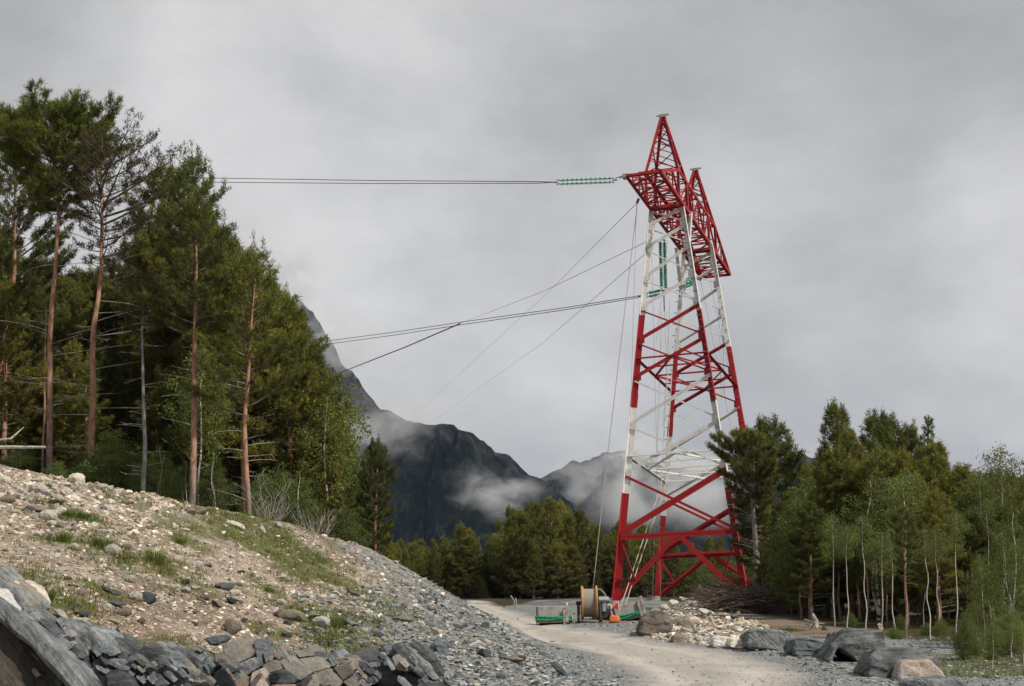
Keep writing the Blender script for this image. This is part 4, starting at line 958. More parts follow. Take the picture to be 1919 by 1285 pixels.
crestf = lambda px: np.interp(px, [-20, 0, 150, 300, 430, 560, 700, 800, 900, 1010, 1080, 1180], [875, 880, 902, 930, 958, 990, 1030, 1085, 1140, 1212, 1270, 1290]) + 1
def hill_col(x, y, r):
    g_ = ground_masks(x, y)[2][:, None]; a = pal(PALE, [4, 4, 2.5, 3, 1.4, 2], r, len(x)); b_ = pal(GREY, [4, 4, 3, 2, 1.6], r, len(x))
    return np.where(r.rand(len(x), 1) < g_ * .85, b_, a)
scatter('gravel', 26000, px_sampler(-60, 1100, crestf, 1290, 1.0, gmask=.8), .011, .06, 3.5, hill_col, .62, 11)
scatter('gravel', 1500, px_sampler(-40, 340, lambda p: crestf(p), 1000, 1.4, gmask=.8), .02, .085, 2.6, lambda x, y, r: pal(PALE, [5, 4, 3, 2, .7, 2], r, len(x)), .62, 12)
scatter('gravel', 6000, px_sampler(560, 1150, lambda p: np.maximum(crestf(p), 1100), 1290, .9), .015, .09, 2.8, lambda x, y, r: pal(GREY, [4, 4, 3, 1.6, 1], r, len(x)), .4, 13)
scatter('gravel', 9000, px_sampler(900, 1919, lambda p: np.interp(p, [900, 1150, 1400, 1919], [1133, 1150, 1185, 1200]), 1290, .9), .010, .05, 3.4, lambda x, y, r: pal(GREY, [3, 4, 2.5, 3, 1.5], r, len(x)), .55, 14)
scatter('gravel', 1100, px_sampler(880, 1500, lambda p: np.interp(p, [880, 1500], [1134, 1240]), 1290, .8, avoid_road=False), .008, .03, 3, lambda x, y, r: pal(GREY, [2, 4, 1, 5, 3], r, len(x)), .5, 16)
scatter('gravel', 2200, px_sampler(1190, 1430, lambda p: np.interp(p, [1190, 1240, 1290, 1330, 1430], [1190, 1145, 1117, 1130, 1165]), 1212, .8), .014, .085, 2.6, lambda x, y, r: pal(PALE, [5, 4, 3, 2.5, .8, 2], r, len(x)), .65, 15)

# ------------------------------------------------------------------ traced rock bodies: a front outline, pushed back and roughened
def rock_body(name, pts, Y, depth, mat, parent=None, lean=.35, cuts=3, rough=.05, seed=0, back=(.85, .1), bev=.03, slant=0., ridge=0., bed=(.12, .1, 1), step=.035):
    """pts: outline of the front face (photograph pixels); Y: metres away; depth: thickness; lean: how far the top lies back per metre of height"""
    P = np.array([at(px, py, Y) for px, py in pts]); zmin = P[:, 2].min(); cx = P[:, 0].mean()
    F3 = []
    for px, py in pts:
        q = at(px, py, Y); yy = Y + lean * (q[2] - zmin) + slant * (q[0] - cx); F3.append(at(px, py, yy))
    F3 = np.array(F3); c = F3.mean(0)
    B3 = c + (F3 - c) * back[0]; B3[:, 1] += depth; B3[:, 2] += back[1]; base = F3.copy(); 
    bm = bmesh.new(); n_ = len(pts)
    vf = [bm.verts.new(v) for v in F3]; vb = [bm.verts.new(v) for v in B3]
    bm.faces.new(vf); bm.faces.new(vb[::-1])
    for i in range(n_): bm.faces.new([vf[i], vb[i], vb[(i + 1) % n_], vf[(i + 1) % n_]])
    bmesh.ops.recalc_face_normals(bm, faces=bm.faces)
    if bev: bmesh.ops.bevel(bm, geom=list(bm.edges), offset=bev, segments=1, affect='EDGES', clamp_overlap=True)
    bmesh.ops.triangulate(bm, faces=bm.faces)
    size = max((F3.max(0) - F3.min(0)).max(), .2); lim = max(size / 16, .035)
    for _ in range(cuts + 2):
        ed = [e_ for e_ in bm.edges if e_.calc_length() > lim]
        if not ed or len(bm.faces) > 5000: break
        bmesh.ops.subdivide_edges(bm, edges=ed, cuts=1); bmesh.ops.triangulate(bm, faces=[f for f in bm.faces if len(f.verts) > 3])
    bm.normal_update()
    sc_ = size; bd = Vector(bed).normalized()
    for v in bm.verts:
        p = v.co; q = p * (1.5 / sc_) + Vector((seed * 7.3, seed, 0))
        d = mnoise.fractal(q, .8, 2.1, 3) * rough * sc_
        w_ = p.dot(bd) / (sc_ * .085) + 1.6 * mnoise.noise(q * 1.3) + seed; k0 = math.floor(w_)
        hh = lambda n_: (math.sin(n_ * 127.1 + seed * 3.7) * 43758.5) % 1
        fr = min(1, (w_ - k0) * 3.5); d += (hh(k0 - 1) * (1 - fr) + hh(k0) * fr - .5) * step * sc_
        c_ = mnoise.voronoi(q * 2.6)[0]; d += (min(c_[1] - c_[0], .35) - .2) * rough * sc_ * 1.4
        d += mnoise.fractal(p * 9, .6, 2, 3) * .006
        if ridge: d += (abs(mnoise.noise(q * 1.4)) - .25) * ridge * sc_
        v.co = p + v.normal * d
    bmesh.ops.recalc_face_normals(bm, faces=bm.faces)
    return bm_obj(name, bm, M[mat], parent)
outcrop = empty('rock_outcrop', at(260, 1285, 17.8))
tag(outcrop, 'blasted grey bedrock outcrop of tilted slabs and jointed blocks under the gravel hill', 'rock outcrop')
def slab(name, *a, **k):
    if len(a[0]) > 5 and 'bed' not in k and name == 'slab': k['bed'] = (.72, .25, .62); k['step'] = .03
    if name == 'block': k['step'] = .006
    k['rough'] = k.get('rough', .05) * .6
    o = rock_body(name, *a, **k); o.parent = outcrop; o.matrix_parent_inverse = Matrix.Translation(outcrop.location).inverted(); return o
slab('slab', [(-120, 1040), (0, 1149), (21, 1171), (48, 1192), (75, 1219), (102, 1241), (139, 1285), (215, 1390), (-120, 1390)], 16.6, 1.5, 'brownface', lean=.25, cuts=4, rough=.012, seed=1, back=(1, .1), bev=.05, slant=.1)['label'] = 'large smooth brown weathered face'
slab('slab', [(-60, 1075), (0, 1120), (50, 1168), (96, 1210), (136, 1250), (168, 1290), (215, 1370), (170, 1370), (140, 1300), (98, 1250), (70, 1225), (44, 1198), (16, 1176), (-60, 1110)], 16.4, 1.2, 'face', lean=.3, cuts=4, rough=.03, seed=2, back=(1, .12), bev=.03, ridge=.03)
slab('slab', [(-40, 1050), (6, 1094), (30, 1105), (48, 1130), (51, 1152), (40, 1150), (18, 1130), (-40, 1080)], 17.1, 1, 'face', lean=.4, cuts=4, rough=.03, seed=3, ridge=.03)
slab('slab', [(-40, 1100), (0, 1112), (10, 1128), (22, 1148), (30, 1158), (12, 1148), (-2, 1128), (-40, 1108)], 16.75, .3, 'white_rock', lean=.4, cuts=3, rough=.03, seed=4)
slab('slab', [(8, 1090), (30, 1090), (52, 1105), (62, 1120), (72, 1141), (66, 1143), (50, 1128), (34, 1112)], 17.6, .6, 'pale', lean=.5, cuts=3, rough=.05, seed=5)
slab('slab', [(0, 1089), (14, 1092), (42, 1110), (60, 1138), (52, 1152), (38, 1125), (18, 1103)], 17.3, .5, 'tan', lean=.5, cuts=3, rough=.04, seed=6)
slab('slab', [(50, 1152), (95, 1155), (120, 1185), (150, 1215), (175, 1262), (200, 1300), (170, 1300), (136, 1250), (96, 1210)], 16.9, 1.3, 'darkslate', lean=.5, cuts=4, rough=.05, seed=7, ridge=.08)
slab('slab', [(95, 1155), (130, 1168), (160, 1180), (170, 1215), (165, 1235), (140, 1215), (118, 1190)], 17.2, 1, 'face', lean=.5, cuts=4, rough=.05, seed=8, ridge=.06)
slab('slab', [(150, 1172), (180, 1185), (205, 1210), (212, 1232), (190, 1228), (168, 1212)], 17.4, 1, 'face', lean=.7, cuts=4, rough=.04, seed=9)
slab('slab', [(168, 1240), (186, 1232), (212, 1240), (214, 1258), (200, 1278), (205, 1300), (186, 1300), (172, 1262)], 17.0, 1, 'face', lean=.6, cuts=4, rough=.04, seed=10)
slab('slab', [(195, 1262), (225, 1250), (245, 1270), (262, 1310), (200, 1310)], 16.9, 1, 'darkslate', lean=.4, cuts=3, rough=.05, seed=11)
slab('slab', [(190, 1186), (225, 1200), (240, 1232), (232, 1244), (212, 1232)], 17.8, 1, 'darkslate', lean=.6, cuts=3, rough=.05, seed=12)
slab('slab', [(231, 1241), (248, 1232), (272, 1250), (300, 1300), (262, 1310), (248, 1270)], 17.2, .9, 'slate', lean=.5, cuts=4, rough=.03, seed=13)
slab('slab', [(255, 1222), (272, 1205), (296, 1215), (304, 1240), (298, 1256), (288, 1262), (270, 1245)], 17.7, 1, 'darkslate', lean=.3, cuts=3, rough=.03, seed=14)
slab('slab', [(272, 1205), (292, 1203), (330, 1228), (345, 1262), (330, 1268), (304, 1240), (294, 1216)], 17.9, 1, 'face', lean=.6, cuts=4, rough=.03, seed=15)
slab('slab', [(290, 1262), (304, 1246), (330, 1262), (350, 1300), (300, 1300)], 17.4, 1, 'face', lean=.5, cuts=4, rough=.05, seed=16)
slab('slab', [(318, 1214), (334, 1212), (362, 1246), (385, 1300), (352, 1300), (340, 1262)], 18.0, 1, 'slate', lean=.6, cuts=4, rough=.05, seed=17)
slab('slab', [(345, 1220), (360, 1222), (378, 1244), (392, 1268), (380, 1280), (362, 1250)], 18.2, 1, 'darkslate', lean=.5, cuts=3, rough=.05, seed=18)
slab('slab', [(376, 1244), (398, 1245), (404, 1258), (390, 1268)], 18.2, .6, 'face', lean=.5, cuts=3, rough=.04, seed=19)
slab('slab', [(380, 1196), (412, 1194), (416, 1206), (396, 1212)], 19.2, .8, 'slate', lean=.5, cuts=3, rough=.04, seed=20)
BL = [([(415, 1206), (440, 1200), (460, 1201), (475, 1222), (470, 1232), (442, 1244), (420, 1228)], 'rusty'), ([(442, 1246), (468, 1233), (479, 1240), (479, 1254), (458, 1268), (448, 1262)], 'face'),
      ([(474, 1200), (484, 1197), (492, 1208), (494, 1246), (484, 1250), (480, 1234)], 'slate'), ([(491, 1222), (508, 1219), (512, 1234), (496, 1244)], 'rusty'), ([(508, 1218), (520, 1212), (527, 1226), (523, 1238), (513, 1232)], 'rusty'),
      ([(522, 1240), (545, 1229), (585, 1261), (558, 1277), (540, 1262)], 'sandy'), ([(553, 1224), (577, 1211), (592, 1228), (560, 1233)], 'sandy'), ([(559, 1235), (592, 1230), (619, 1251), (586, 1261)], 'sandy'),
      ([(587, 1263), (612, 1253), (640, 1280), (622, 1310), (600, 1282)], 'sandy'), ([(560, 1279), (585, 1264), (612, 1302), (570, 1310)], 'sandy'), ([(612, 1228), (628, 1220), (648, 1238), (622, 1250)], 'face'), ([(624, 1252), (650, 1240), (662, 1262), (642, 1276)], 'rusty'),
      ([(489, 1248), (510, 1237), (521, 1242), (526, 1256), (502, 1262)], 'rusty'), ([(500, 1264), (527, 1256), (556, 1278), (530, 1284), (505, 1280)], 'darkslate'), ([(470, 1262), (490, 1252), (500, 1268), (505, 1300), (466, 1302)], 'pinkrock'),
      ([(420, 1246), (440, 1248), (460, 1270), (466, 1300), (442, 1296)], 'rusty'), ([(400, 1225), (416, 1228), (438, 1248), (420, 1250), (404, 1240)], 'rusty'), ([(505, 1284), (548, 1284), (560, 1305), (508, 1305)], 'rusty'),
      ([(400, 1262), (420, 1250), (440, 1290), (420, 1300), (398, 1292)], 'slate'), ([(642, 1278), (664, 1264), (690, 1290), (668, 1305)], 'rusty'), ([(640, 1236), (664, 1226), (684, 1244), (662, 1258)], 'rusty'), ([(664, 1260), (686, 1246), (706, 1270), (692, 1288)], 'pinkrock'),
      ([(658, 1224), (690, 1218), (712, 1240), (688, 1244)], 'darkslate'), ([(690, 1246), (714, 1240), (740, 1270), (712, 1290), (700, 1268)], 'slate')]
for i, (pts, mt) in enumerate(BL):
    c_ = np.mean([p[0] for p in pts]); slab('block', pts, 17.9 + (c_ - 400) * .004 - (np.mean([p[1] for p in pts]) - 1250) * .012, .9, mt, lean=.75, cuts=3, rough=.018, seed=30 + i, back=(.97, .1), bev=.015)
for i, (pts, mt, dy) in enumerate([([(732, 1212), (744, 1205), (778, 1238), (796, 1262), (790, 1272), (764, 1250)], 'darkslate', 0), ([(748, 1210), (760, 1206), (806, 1246), (822, 1272), (812, 1276), (780, 1246)], 'face', .25),
      ([(762, 1208), (772, 1204), (816, 1238), (831, 1266), (822, 1270)], 'darkslate', .5), ([(780, 1214), (792, 1208), (808, 1228), (820, 1246), (806, 1236)], 'slate', .8), ([(732, 1232), (742, 1228), (768, 1250), (766, 1258), (744, 1256)], 'sandy', -.3),
      ([(700, 1240), (728, 1226), (760, 1262), (790, 1290), (720, 1300)], 'darkslate', .2), ([(760, 1258), (792, 1272), (822, 1280), (820, 1310), (750, 1310)], 'slate', .1), ([(716, 1212), (732, 1210), (748, 1228), (728, 1232)], 'slate', .6)]):
    slab('blade', pts, 18.7 + dy, .7, mt, lean=.5, cuts=3, rough=.03, seed=70 + i, back=(.95, .08), bev=.015)
def boulder(name, pts, label, mat, Y, depth, lean=.25, cat='boulder', **k):
    k['bev'] = k.get('bev', .03) * .4; k['rough'] = k.get('rough', .05) * .75; k.setdefault('step', .05)
    lo = max(pts, key=lambda q: q[1]); mx = np.mean([q[0] for q in pts])
    if Y > 28 and cat == 'boulder' and lo[1] < 1284: Y = hit(mx, lo[1] - 2)[1]
    o = rock_body(name, pts, Y, depth, mat, lean=lean, **k); return tag(o, label, cat)
M['slabdark'] = mat_rock('layered_slate', [(.3, (.05, .056, .058)), (.5, (.15, .158, .162)), (.78, (.30, .31, .315))], vary=.1, bed=.1)
rs = np.random.RandomState(19)
for i in range(110):
    px = rs.rand() * 860 - 10; top_ = np.interp(px, [0, 50, 100, 150, 230, 300, 400, 560, 700, 740, 830], [1200, 1180, 1172, 1188, 1232, 1222, 1210, 1218, 1232, 1215, 1262]); py = top_ + (1288 - top_) * rs.rand()
    if px < 60 and py > 1200 + px * .5: continue
    if 400 < px < 690 and rs.rand() < .55: continue
    L_ = 12 + 34 * rs.rand() ** 1.5; W_ = 4 + 9 * rs.rand(); an = math.radians(42 + rs.randn() * 9 if px < 400 or px > 700 else 38 + rs.randn() * 25)
    dx, dy = math.cos(an), math.sin(an); Y_ = 16.45 + max(px, 0) * .0022 + .5 * (1300 - py) / FPX * 17
    q = [(px - dx * L_ / 2 + dy * W_ * .2, py - dy * L_ / 2 - dx * W_ * .2), (px - dx * L_ * .2 + dy * W_ / 2, py - dy * L_ * .2 - dx * W_ / 2), (px + dx * L_ / 2 + dy * W_ * .3, py + dy * L_ / 2 - dx * W_ * .3), (px + dx * L_ * .45 - dy * W_ / 2, py + dy * L_ * .45 + dx * W_ / 2), (px - dx * L_ * .35 - dy * W_ * .5, py - dy * L_ * .35 + dx * W_ * .5)]
    slab('shard', q, Y_, .22, ['face', 'slate', 'darkslate', 'face', 'slate', 'sandy'][rs.randint(6)], lean=.7, cuts=-1, rough=.02, seed=200 + i, back=(.8, .03), bev=0, slant=rs.randn() * .4)
boulder('rock', [(811, 1200), (820, 1195), (830, 1215), (840, 1228), (856, 1248), (848, 1252), (832, 1242), (820, 1222)], 'curved grey finger-shaped rock lying down the grey scree', 'slate', 23.6, .35, lean=1.5, cat='rock', cuts=3, rough=.04, seed=90)
# boulders along the right verge
boulder('boulder', [(1700, 1320), (1705, 1284), (1730, 1276), (1790, 1274), (1812, 1284), (1820, 1320)], 'low grey slab at the bottom edge under the pink boulder', 'face', 22.5, .8, cuts=3, rough=.04, seed=92, bev=.05)
boulder('boulder', [(1399, 1187), (1412, 1178), (1450, 1179), (1478, 1184), (1488, 1194), (1490, 1212), (1470, 1221), (1430, 1218), (1402, 1214)], 'long grey boulder with bright moss behind it, left of the smaller grey one', 'face', 47, 2, cuts=4, rough=.04, seed=81, bev=.12, ridge=.05)
boulder('boulder', [(1487, 1200), (1500, 1195), (1530, 1196), (1548, 1204), (1556, 1224), (1540, 1232), (1512, 1231), (1488, 1228)], 'small dark grey boulder between the long grey one and the tall slab', 'slate', 44, 1.5, cuts=4, rough=.06, seed=82, bev=.1)
boulder('boulder', [(1549, 1240), (1562, 1205), (1578, 1178), (1625, 1180), (1659, 1181), (1660, 1212), (1650, 1243), (1612, 1243), (1590, 1226), (1574, 1214), (1560, 1243)], 'tall dark layered slab boulder with undercut front', 'slabdark', 38, 1.6, lean=.3, cuts=4, rough=.035, seed=83, bev=.08, ridge=.12)
boulder('boulder', [(1623, 1270), (1628, 1245), (1640, 1214), (1700, 1213), (1745, 1220), (1758, 1228), (1757, 1262), (1700, 1272)], 'low dark grey boulder behind the pink one, wide flat top', 'slabdark', 33.5, 1.3, lean=.25, cuts=4, rough=.035, seed=84, bev=.08, ridge=.1)
boulder('boulder', [(1684, 1310), (1686, 1252), (1694, 1238), (1745, 1236), (1758, 1250), (1773, 1268), (1772, 1290), (1765, 1310)], 'pink and pale blue boulder closest to the bottom edge', 'pinkrock', 24.5, .9, lean=.2, step=.02, cuts=4, rough=.04, seed=85, bev=.08)
boulder('boulder', [(1197, 1188), (1202, 1160), (1215, 1148), (1245, 1144), (1262, 1152), (1262, 1180), (1240, 1190), (1215, 1192)], 'big brown boulder at the left end of the rubble heap', 'brownrock', 60, 2.2, lean=.4, cuts=4, rough=.08, seed=86, bev=.2)
boulder('boulder', [(1260, 1205), (1262, 1192), (1275, 1188), (1292, 1192), (1294, 1202), (1280, 1206)], 'small brown and white boulder in front of the big brown one', 'tan', 50, .8, cuts=3, rough=.07, seed=87, bev=.06)
boulder('boulder', [(1336, 1212), (1338, 1196), (1350, 1192), (1372, 1194), (1375, 1210), (1360, 1216)], 'squarish white boulder left of the long grey one', 'white_rock', 48, 1, cuts=3, rough=.06, seed=88, bev=.08)
boulder('boulder', [(1366, 1212), (1372, 1196), (1396, 1194), (1402, 1202), (1400, 1218), (1378, 1216)], 'cream boulder wedged between the white and the long grey one', 'pale', 48.4, 1, cuts=3, rough=.06, seed=89, bev=.08)
boulder('rock', [(1650, 1182), (1646, 1176), (1652, 1173), (1656, 1178)], 'tiny pinkish stone sitting on the tall dark slab', 'pinkrock', 39, .12, cat='stone', cuts=1, rough=.05, seed=91, bev=.01)
for i, (px, py, w, mt, lab) in enumerate([(1262, 1131, 16, 'white_rock', 'white stone on the left shoulder of the rubble heap top'), (1280, 1124, 14, 'pale', 'pale stone near the rubble heap top'), (1245, 1140, 14, 'pale', 'pale stone above the big brown boulder'), (1300, 1130, 13, 'pale', 'cream stone at the rubble heap top left of the stump'),
        (1335, 1135, 20, 'pale', 'pale block right of the stump'), (1322, 1150, 24, 'pale', 'big pale stone under the stump'), (1300, 1166, 20, 'pale', 'pale stone low on the rubble heap'), (1250, 1195, 15, 'tan', 'brown stone in front of the big brown boulder'), (1310, 1198, 14, 'pale', 'pale stone on the verge under the rubble heap'),
        (1330, 1180, 14, 'pale', 'cream stone above the white boulder'), (1285, 1172, 26, 'tan', 'tan stone right of the big brown boulder'), (1350, 1172, 16, 'pale', 'pale stone in front of the brush pile'), (1228, 1150, 20, 'tan', 'tan stone lying over the big brown boulder'), (1470, 1225, 9, 'pale', 'small cream stone beside the long grey boulder'), (1500, 1232, 8, 'tan', 'small brown stone at the foot of the small dark grey boulder')]):
    place_stone(px, py, w * 1.2, 'chunk' if i % 2 else 'round', mt, lab, None, 0, sink=.1)

# ------------------------------------------------------------------ grass
def tufts(name, pts, nb, hgt, wid, cols, seed=3, spread=.1):
    r = np.random.RandomState(seed); x, y = pts; n_ = len(x); z = ground(x, y)
    m_ = n_ * nb; bx = np.repeat(x, nb) + r.randn(m_) * spread; by = np.repeat(y, nb) + r.randn(m_) * spread; bz = np.repeat(z, nb) - .01
    a = r.rand(m_) * 6.283; h = hgt * (.5 + r.rand(m_)) * np.repeat(.5 + r.rand(n_), nb); ln = .3 + .7 * r.rand(m_)
    w = wid * (.7 + .6 * r.rand(m_)); base = np.stack([bx, by, bz], -1)
    sd = np.stack([np.cos(a + 1.57), np.sin(a + 1.57), a * 0], -1) * w[:, None]; tip = base + np.stack([np.cos(a) * h * ln, np.sin(a) * h * ln, h], -1)
    V = np.stack([base - sd, base + sd, tip], 1).reshape(-1, 3); F = np.arange(m_ * 3).reshape(-1, 3)
    c = np.array(cols)[r.randint(0, len(cols), n_)]; c = np.repeat(c, nb, 0) * (.7 + .6 * r.rand(m_, 1)); T = np.repeat(c, 3, 0)
    o = link(name, mesh_np(name, V, F, M['grass'], T)); o['kind'] = 'stuff'; return o
GC = [(.09, .15, .022), (.12, .18, .03), (.16, .175, .04), (.14, .11, .04)]
r = np.random.RandomState(77); gx, gy = [], []
for (bx, by, rad, w) in GRASS:
    k_ = int(46 * rad * w * (1 if by < 60 else .6)); gx.append(bx + r.randn(k_) * rad * .5); gy.append(by + r.randn(k_) * rad * .6)
gx = np.concatenate(gx); gy = np.concatenate(gy); kk = poly_sd(gx, gy, ROAD) > .3; gx, gy = gx[kk], gy[kk]
tufts('grass', (gx, gy), 16, .075, .006, GC, 5, .07)
sx_, sy_ = px_sampler(-20, 900, crestf, 1230)(r, 2600); k_ = ground_masks(sx_, sy_)[0] > r.rand(len(sx_)) * .9; sx_, sy_ = sx_[k_], sy_[k_]; tufts('grass', (sx_, sy_), 10, .07, .006, GC + [(.14, .11, .06)], 6, .08)
# bright clumps that stand out one by one
for (px, py, w, lab) in [(130, 965, 24, 'bright grass clump right of the hilltop slabs'), (155, 971, 30, 'bright grass clump beside a pale stone, right one of two near the hilltop'), (90, 911, 16, 'small grass tuft on the crest under the tallest pine'), (120, 1012, 36, 'wide grass clump in the upper left of the slope'),
        (190, 1022, 40, 'widest bright grass clump in mid slope'), (340, 1017, 22, 'lone round grass tuft on the bare gravel shoulder'), (290, 1052, 50, 'low spreading grass clump at the edge of the smooth gravel'), (88, 1122, 32, 'tall feathery grass clump above the white rock strip'), (625, 1172, 50, 'lush grass clump beside the white dome-shaped stone'),
        (505, 1107, 18, 'small bright grass tuft right of the wide blue-grey slate')]:
    x, y = hit(px, py + 3); sc_ = w * y / FPX
    rr = np.random.RandomState(int(px)); nb = 260; a = rr.rand(nb) * 6.283; rad = sc_ * .32 * np.sqrt(rr.rand(nb)); h = sc_ * (.35 + .4 * rr.rand(nb)) * (1.1 - rad / sc_)
    bx_, by_ = np.cos(a) * rad, np.sin(a) * rad; bz_ = ground(bx_ + x, by_ + y) - G(x, y)
    base = np.stack([bx_, by_, bz_], -1); sd = np.stack([np.cos(a + 1.57), np.sin(a + 1.57), a * 0], -1) * .006; tip = base + np.stack([np.cos(a) * h * .6, np.sin(a) * h * .6, h], -1)
    c = np.array(GC[:3])[rr.randint(0, 3, nb)] * (.8 + .5 * rr.rand(nb, 1)) * 1.15
    o = link('grass_clump', mesh_np('grass_clump', np.stack([base - sd, base + sd, tip], 1).reshape(-1, 3), np.arange(nb * 3).reshape(-1, 3), M['grass'], np.repeat(c, 3, 0))); o.location = (x, y, G(x, y)); tag(o, lab, 'grass clump')

# ------------------------------------------------------------------ trees
def needle_tris(C, D, k, ln, wd, col, r, drop=0.0):
    """tufts of needles: centres C, directions D"""
    n_ = len(C); m_ = n_ * k
    D = D / (np.linalg.norm(D, axis=1)[:, None] + 1e-9)
    d = np.repeat(D, k, 0) * .75 + r.randn(m_, 3) * .62; d /= np.linalg.norm(d, axis=1)[:, None]
    b_ = np.repeat(C, k, 0) + r.randn(m_, 3) * ln * .25; L = ln * (.6 + .7 * r.rand(m_, 1))
    s_ = np.cross(d, r.randn(m_, 3)); s_ /= np.linalg.norm(s_, axis=1)[:, None] + 1e-9; s_ *= wd * .5
    V = np.stack([b_ - s_, b_ + s_, b_ + d * L], 1).reshape(-1, 3)
    T = np.repeat(np.repeat(col, k, 0) * (.75 + .5 * r.rand(m_, 1)), 3, 0)
    return V, T
def leaf_quads(C, sz, col, r, k=1):
    m_ = len(C) * k; c = np.repeat(C, k, 0) + (r.randn(m_, 3) * sz * 1.6 if k > 1 else 0)
    a = r.randn(m_, 3); a /= np.linalg.norm(a, axis=1)[:, None]; b_ = np.cross(a, r.randn(m_, 3)); b_ /= np.linalg.norm(b_, axis=1)[:, None] + 1e-9
    s_ = sz * (.6 + .7 * r.rand(m_, 1)); V = np.stack([c - a * s_ * .55, c + b_ * s_ * .36, c + a * s_ * .55, c - b_ * s_ * .36], 1).reshape(-1, 3)
    T = np.repeat(np.repeat(col, k, 0) * (.7 + .6 * r.rand(m_, 1)), 4, 0); return V, T
def qpath(p0, az, L, rise, curl, r, n=6, wob=.05):
    t = np.linspace(0, 1, n); rr = L * t
    z = L * (rise * t + curl * t * t); w1, w2 = r.randn(2) * wob * L
    lat = w1 * np.sin(t * 3) + w2 * t * t
    return np.stack([p0[0] + math.cos(az) * rr - math.sin(az) * lat, p0[1] + math.sin(az) * rr + math.cos(az) * lat, p0[2] + z], -1)
def make_pine(seed, h, cb, R, profile='cone', nb=46, tr=.014, dens=1.0, needle=.2, green=(.040, .068, .018), dead=8, bark='bark', lean=(0, 0), k=13, lop=None, wd=.034, twig_side=1.0, brownf=.12):
    """returns (trunk mesh, limbs mesh, crown mesh, dead limb mesh or None)"""
    r = np.random.RandomState(seed); t = np.linspace(0, 1, 14)
    bx = (fbm(t * 3 + seed, t * 0, 1, 2, seed) * .025 + lean[0] * t ** 2) * h; by = (fbm(t * 3 + seed, t * 0 + 5, 1, 2, seed) * .02 + lean[1] * t ** 2) * h
    bx -= bx[0]; by -= by[0]
    trunk = np.stack([bx, by, t * h - .3 * (t == 0)], -1); rad = h * tr * (1 - .9 * t ** 1.1) + .012; rad[0] *= 1.25
    A = Acc(); A.tube(trunk, rad, 9); tm = mesh_np('trunk', np.vstack(A.V), np.vstack(A.F), M[bark], smooth=True)
    on = lambda s_: np.array([np.interp(s_, t, trunk[:, 0]), np.interp(s_, t, trunk[:, 1]), s_ * h])
    L = Acc(); C, D, Z = [], [], []
    for i in range(nb):
        u = (i + r.rand() * .8) / nb; s_ = cb + (1 - cb) * u ** .9 * .985
        if profile == 'cone': rr = R * (1 - u) ** .85 * (.5 + .65 * r.rand()) + .06 * R; rise = .10 + .8 * u + 1.2 * max(0, u - .7) * 3; curl = .3
        elif profile == 'column': rr = R * (1 - u ** 2.2) * (.55 + .55 * r.rand()) + .1 * R; rise = .25 + .6 * u; curl = .3
        elif profile == 'flat': rr = R * min(1, (.35 + 1.1 * u)) * (1 - max(0, u - .55) ** 1.2 * 1.7) * (.6 + .5 * r.rand()); rise = .12 + .5 * u; curl = .22
        elif profile == 'spruce': rr = R * (1 - u) ** .95 * (.75 + .35 * r.rand()) + .06 * R; rise = -.1 + .35 * u; curl = .1
        else: rr = R * (.5 + .6 * r.rand()) * (1 - .75 * u); rise = .3 + .5 * u; curl = .1
        az = i * 2.4 + r.rand() * .9
        rr = min(rr, max(.2, (h - s_ * h) * .8 / (rise + curl) + .05))
        if lop is not None: rr *= 1 + lop[1] * math.cos(az - lop[0])
        p0 = on(s_); P = qpath(p0, az, rr, rise, curl, r); L.tube(P, np.linspace(max(.012, rr * .018 + .008), .006, 6), 4)
        nt = max(4, int(rr * 6.5 * dens + 2))
        for j in range(nt):
            f = .28 + .72 * (j + r.rand()) / nt; q = np.array([np.interp(f, np.linspace(0, 1, 6), P[:, c_]) for c_ in range(3)])
            sl = rr * .36 * (1.15 - f) * twig_side * (.6 + .8 * r.rand()) + .12; a2 = az + (1 if j % 2 else -1) * (.5 + .6 * r.rand())
            Q = qpath(q, a2, sl, rise * .7 + .1, .35, r, 3); 
            if sl > .2: L.tube(Q, [.008, .006, .004], 3)
            ng = max(2, int(sl * 8 * dens + 1.2))
            for g in range(ng):
                w = 1 - .65 * g / ng; c_ = Q[0] * (1 - w) + Q[-1] * w + r.randn(3) * .05
                C.append(c_); D.append((math.cos(a2) * .5, math.sin(a2) * .5, .55 + .5 * u)); Z.append(u)
        C.append(P[-1]); D.append((math.cos(az) * .4, math.sin(az) * .4, .9)); Z.append(u)
        if profile in ('cone', 'column') and u > .45 and r.rand() < .75:
            hs_ = (.25 + .5 * r.rand()) * h / 10
            for g in range(5): C.append(P[-1] + np.array([0, 0, hs_ * (g + 1) / 5])); D.append((r.randn() * .25, r.randn() * .25, 1)); Z.append(u)
    for g in range(14): C.append(on(1 - .011 * g) + np.array([0, 0, .0])); D.append((r.randn() * .5, r.randn() * .5, 1)); Z.append(1)
    C = np.array(C); D = np.array(D); col = np.array(green)[None] * (.75 + .5 * r.rand(len(C), 1))
    yel = r.rand(len(C), 1) < .3; col = np.where(yel, col * np.array([1.55, 1.3, .85]), col)
    br = r.rand(len(C), 1) < brownf * (1 - np.array(Z)[:, None]) * 2; col = np.where(br, np.array([[.085, .06, .03]]), col)
    V, T = needle_tris(C, D, k, needle, wd, col, r)
    cm = mesh_np('crown', V, np.arange(len(V)).reshape(-1, 3), M['needles'], T)
    lm = mesh_np('limbs', np.vstack(L.V), np.vstack(L.F), M['twig' if bark != 'bark' else 'twig'])
    dm = None
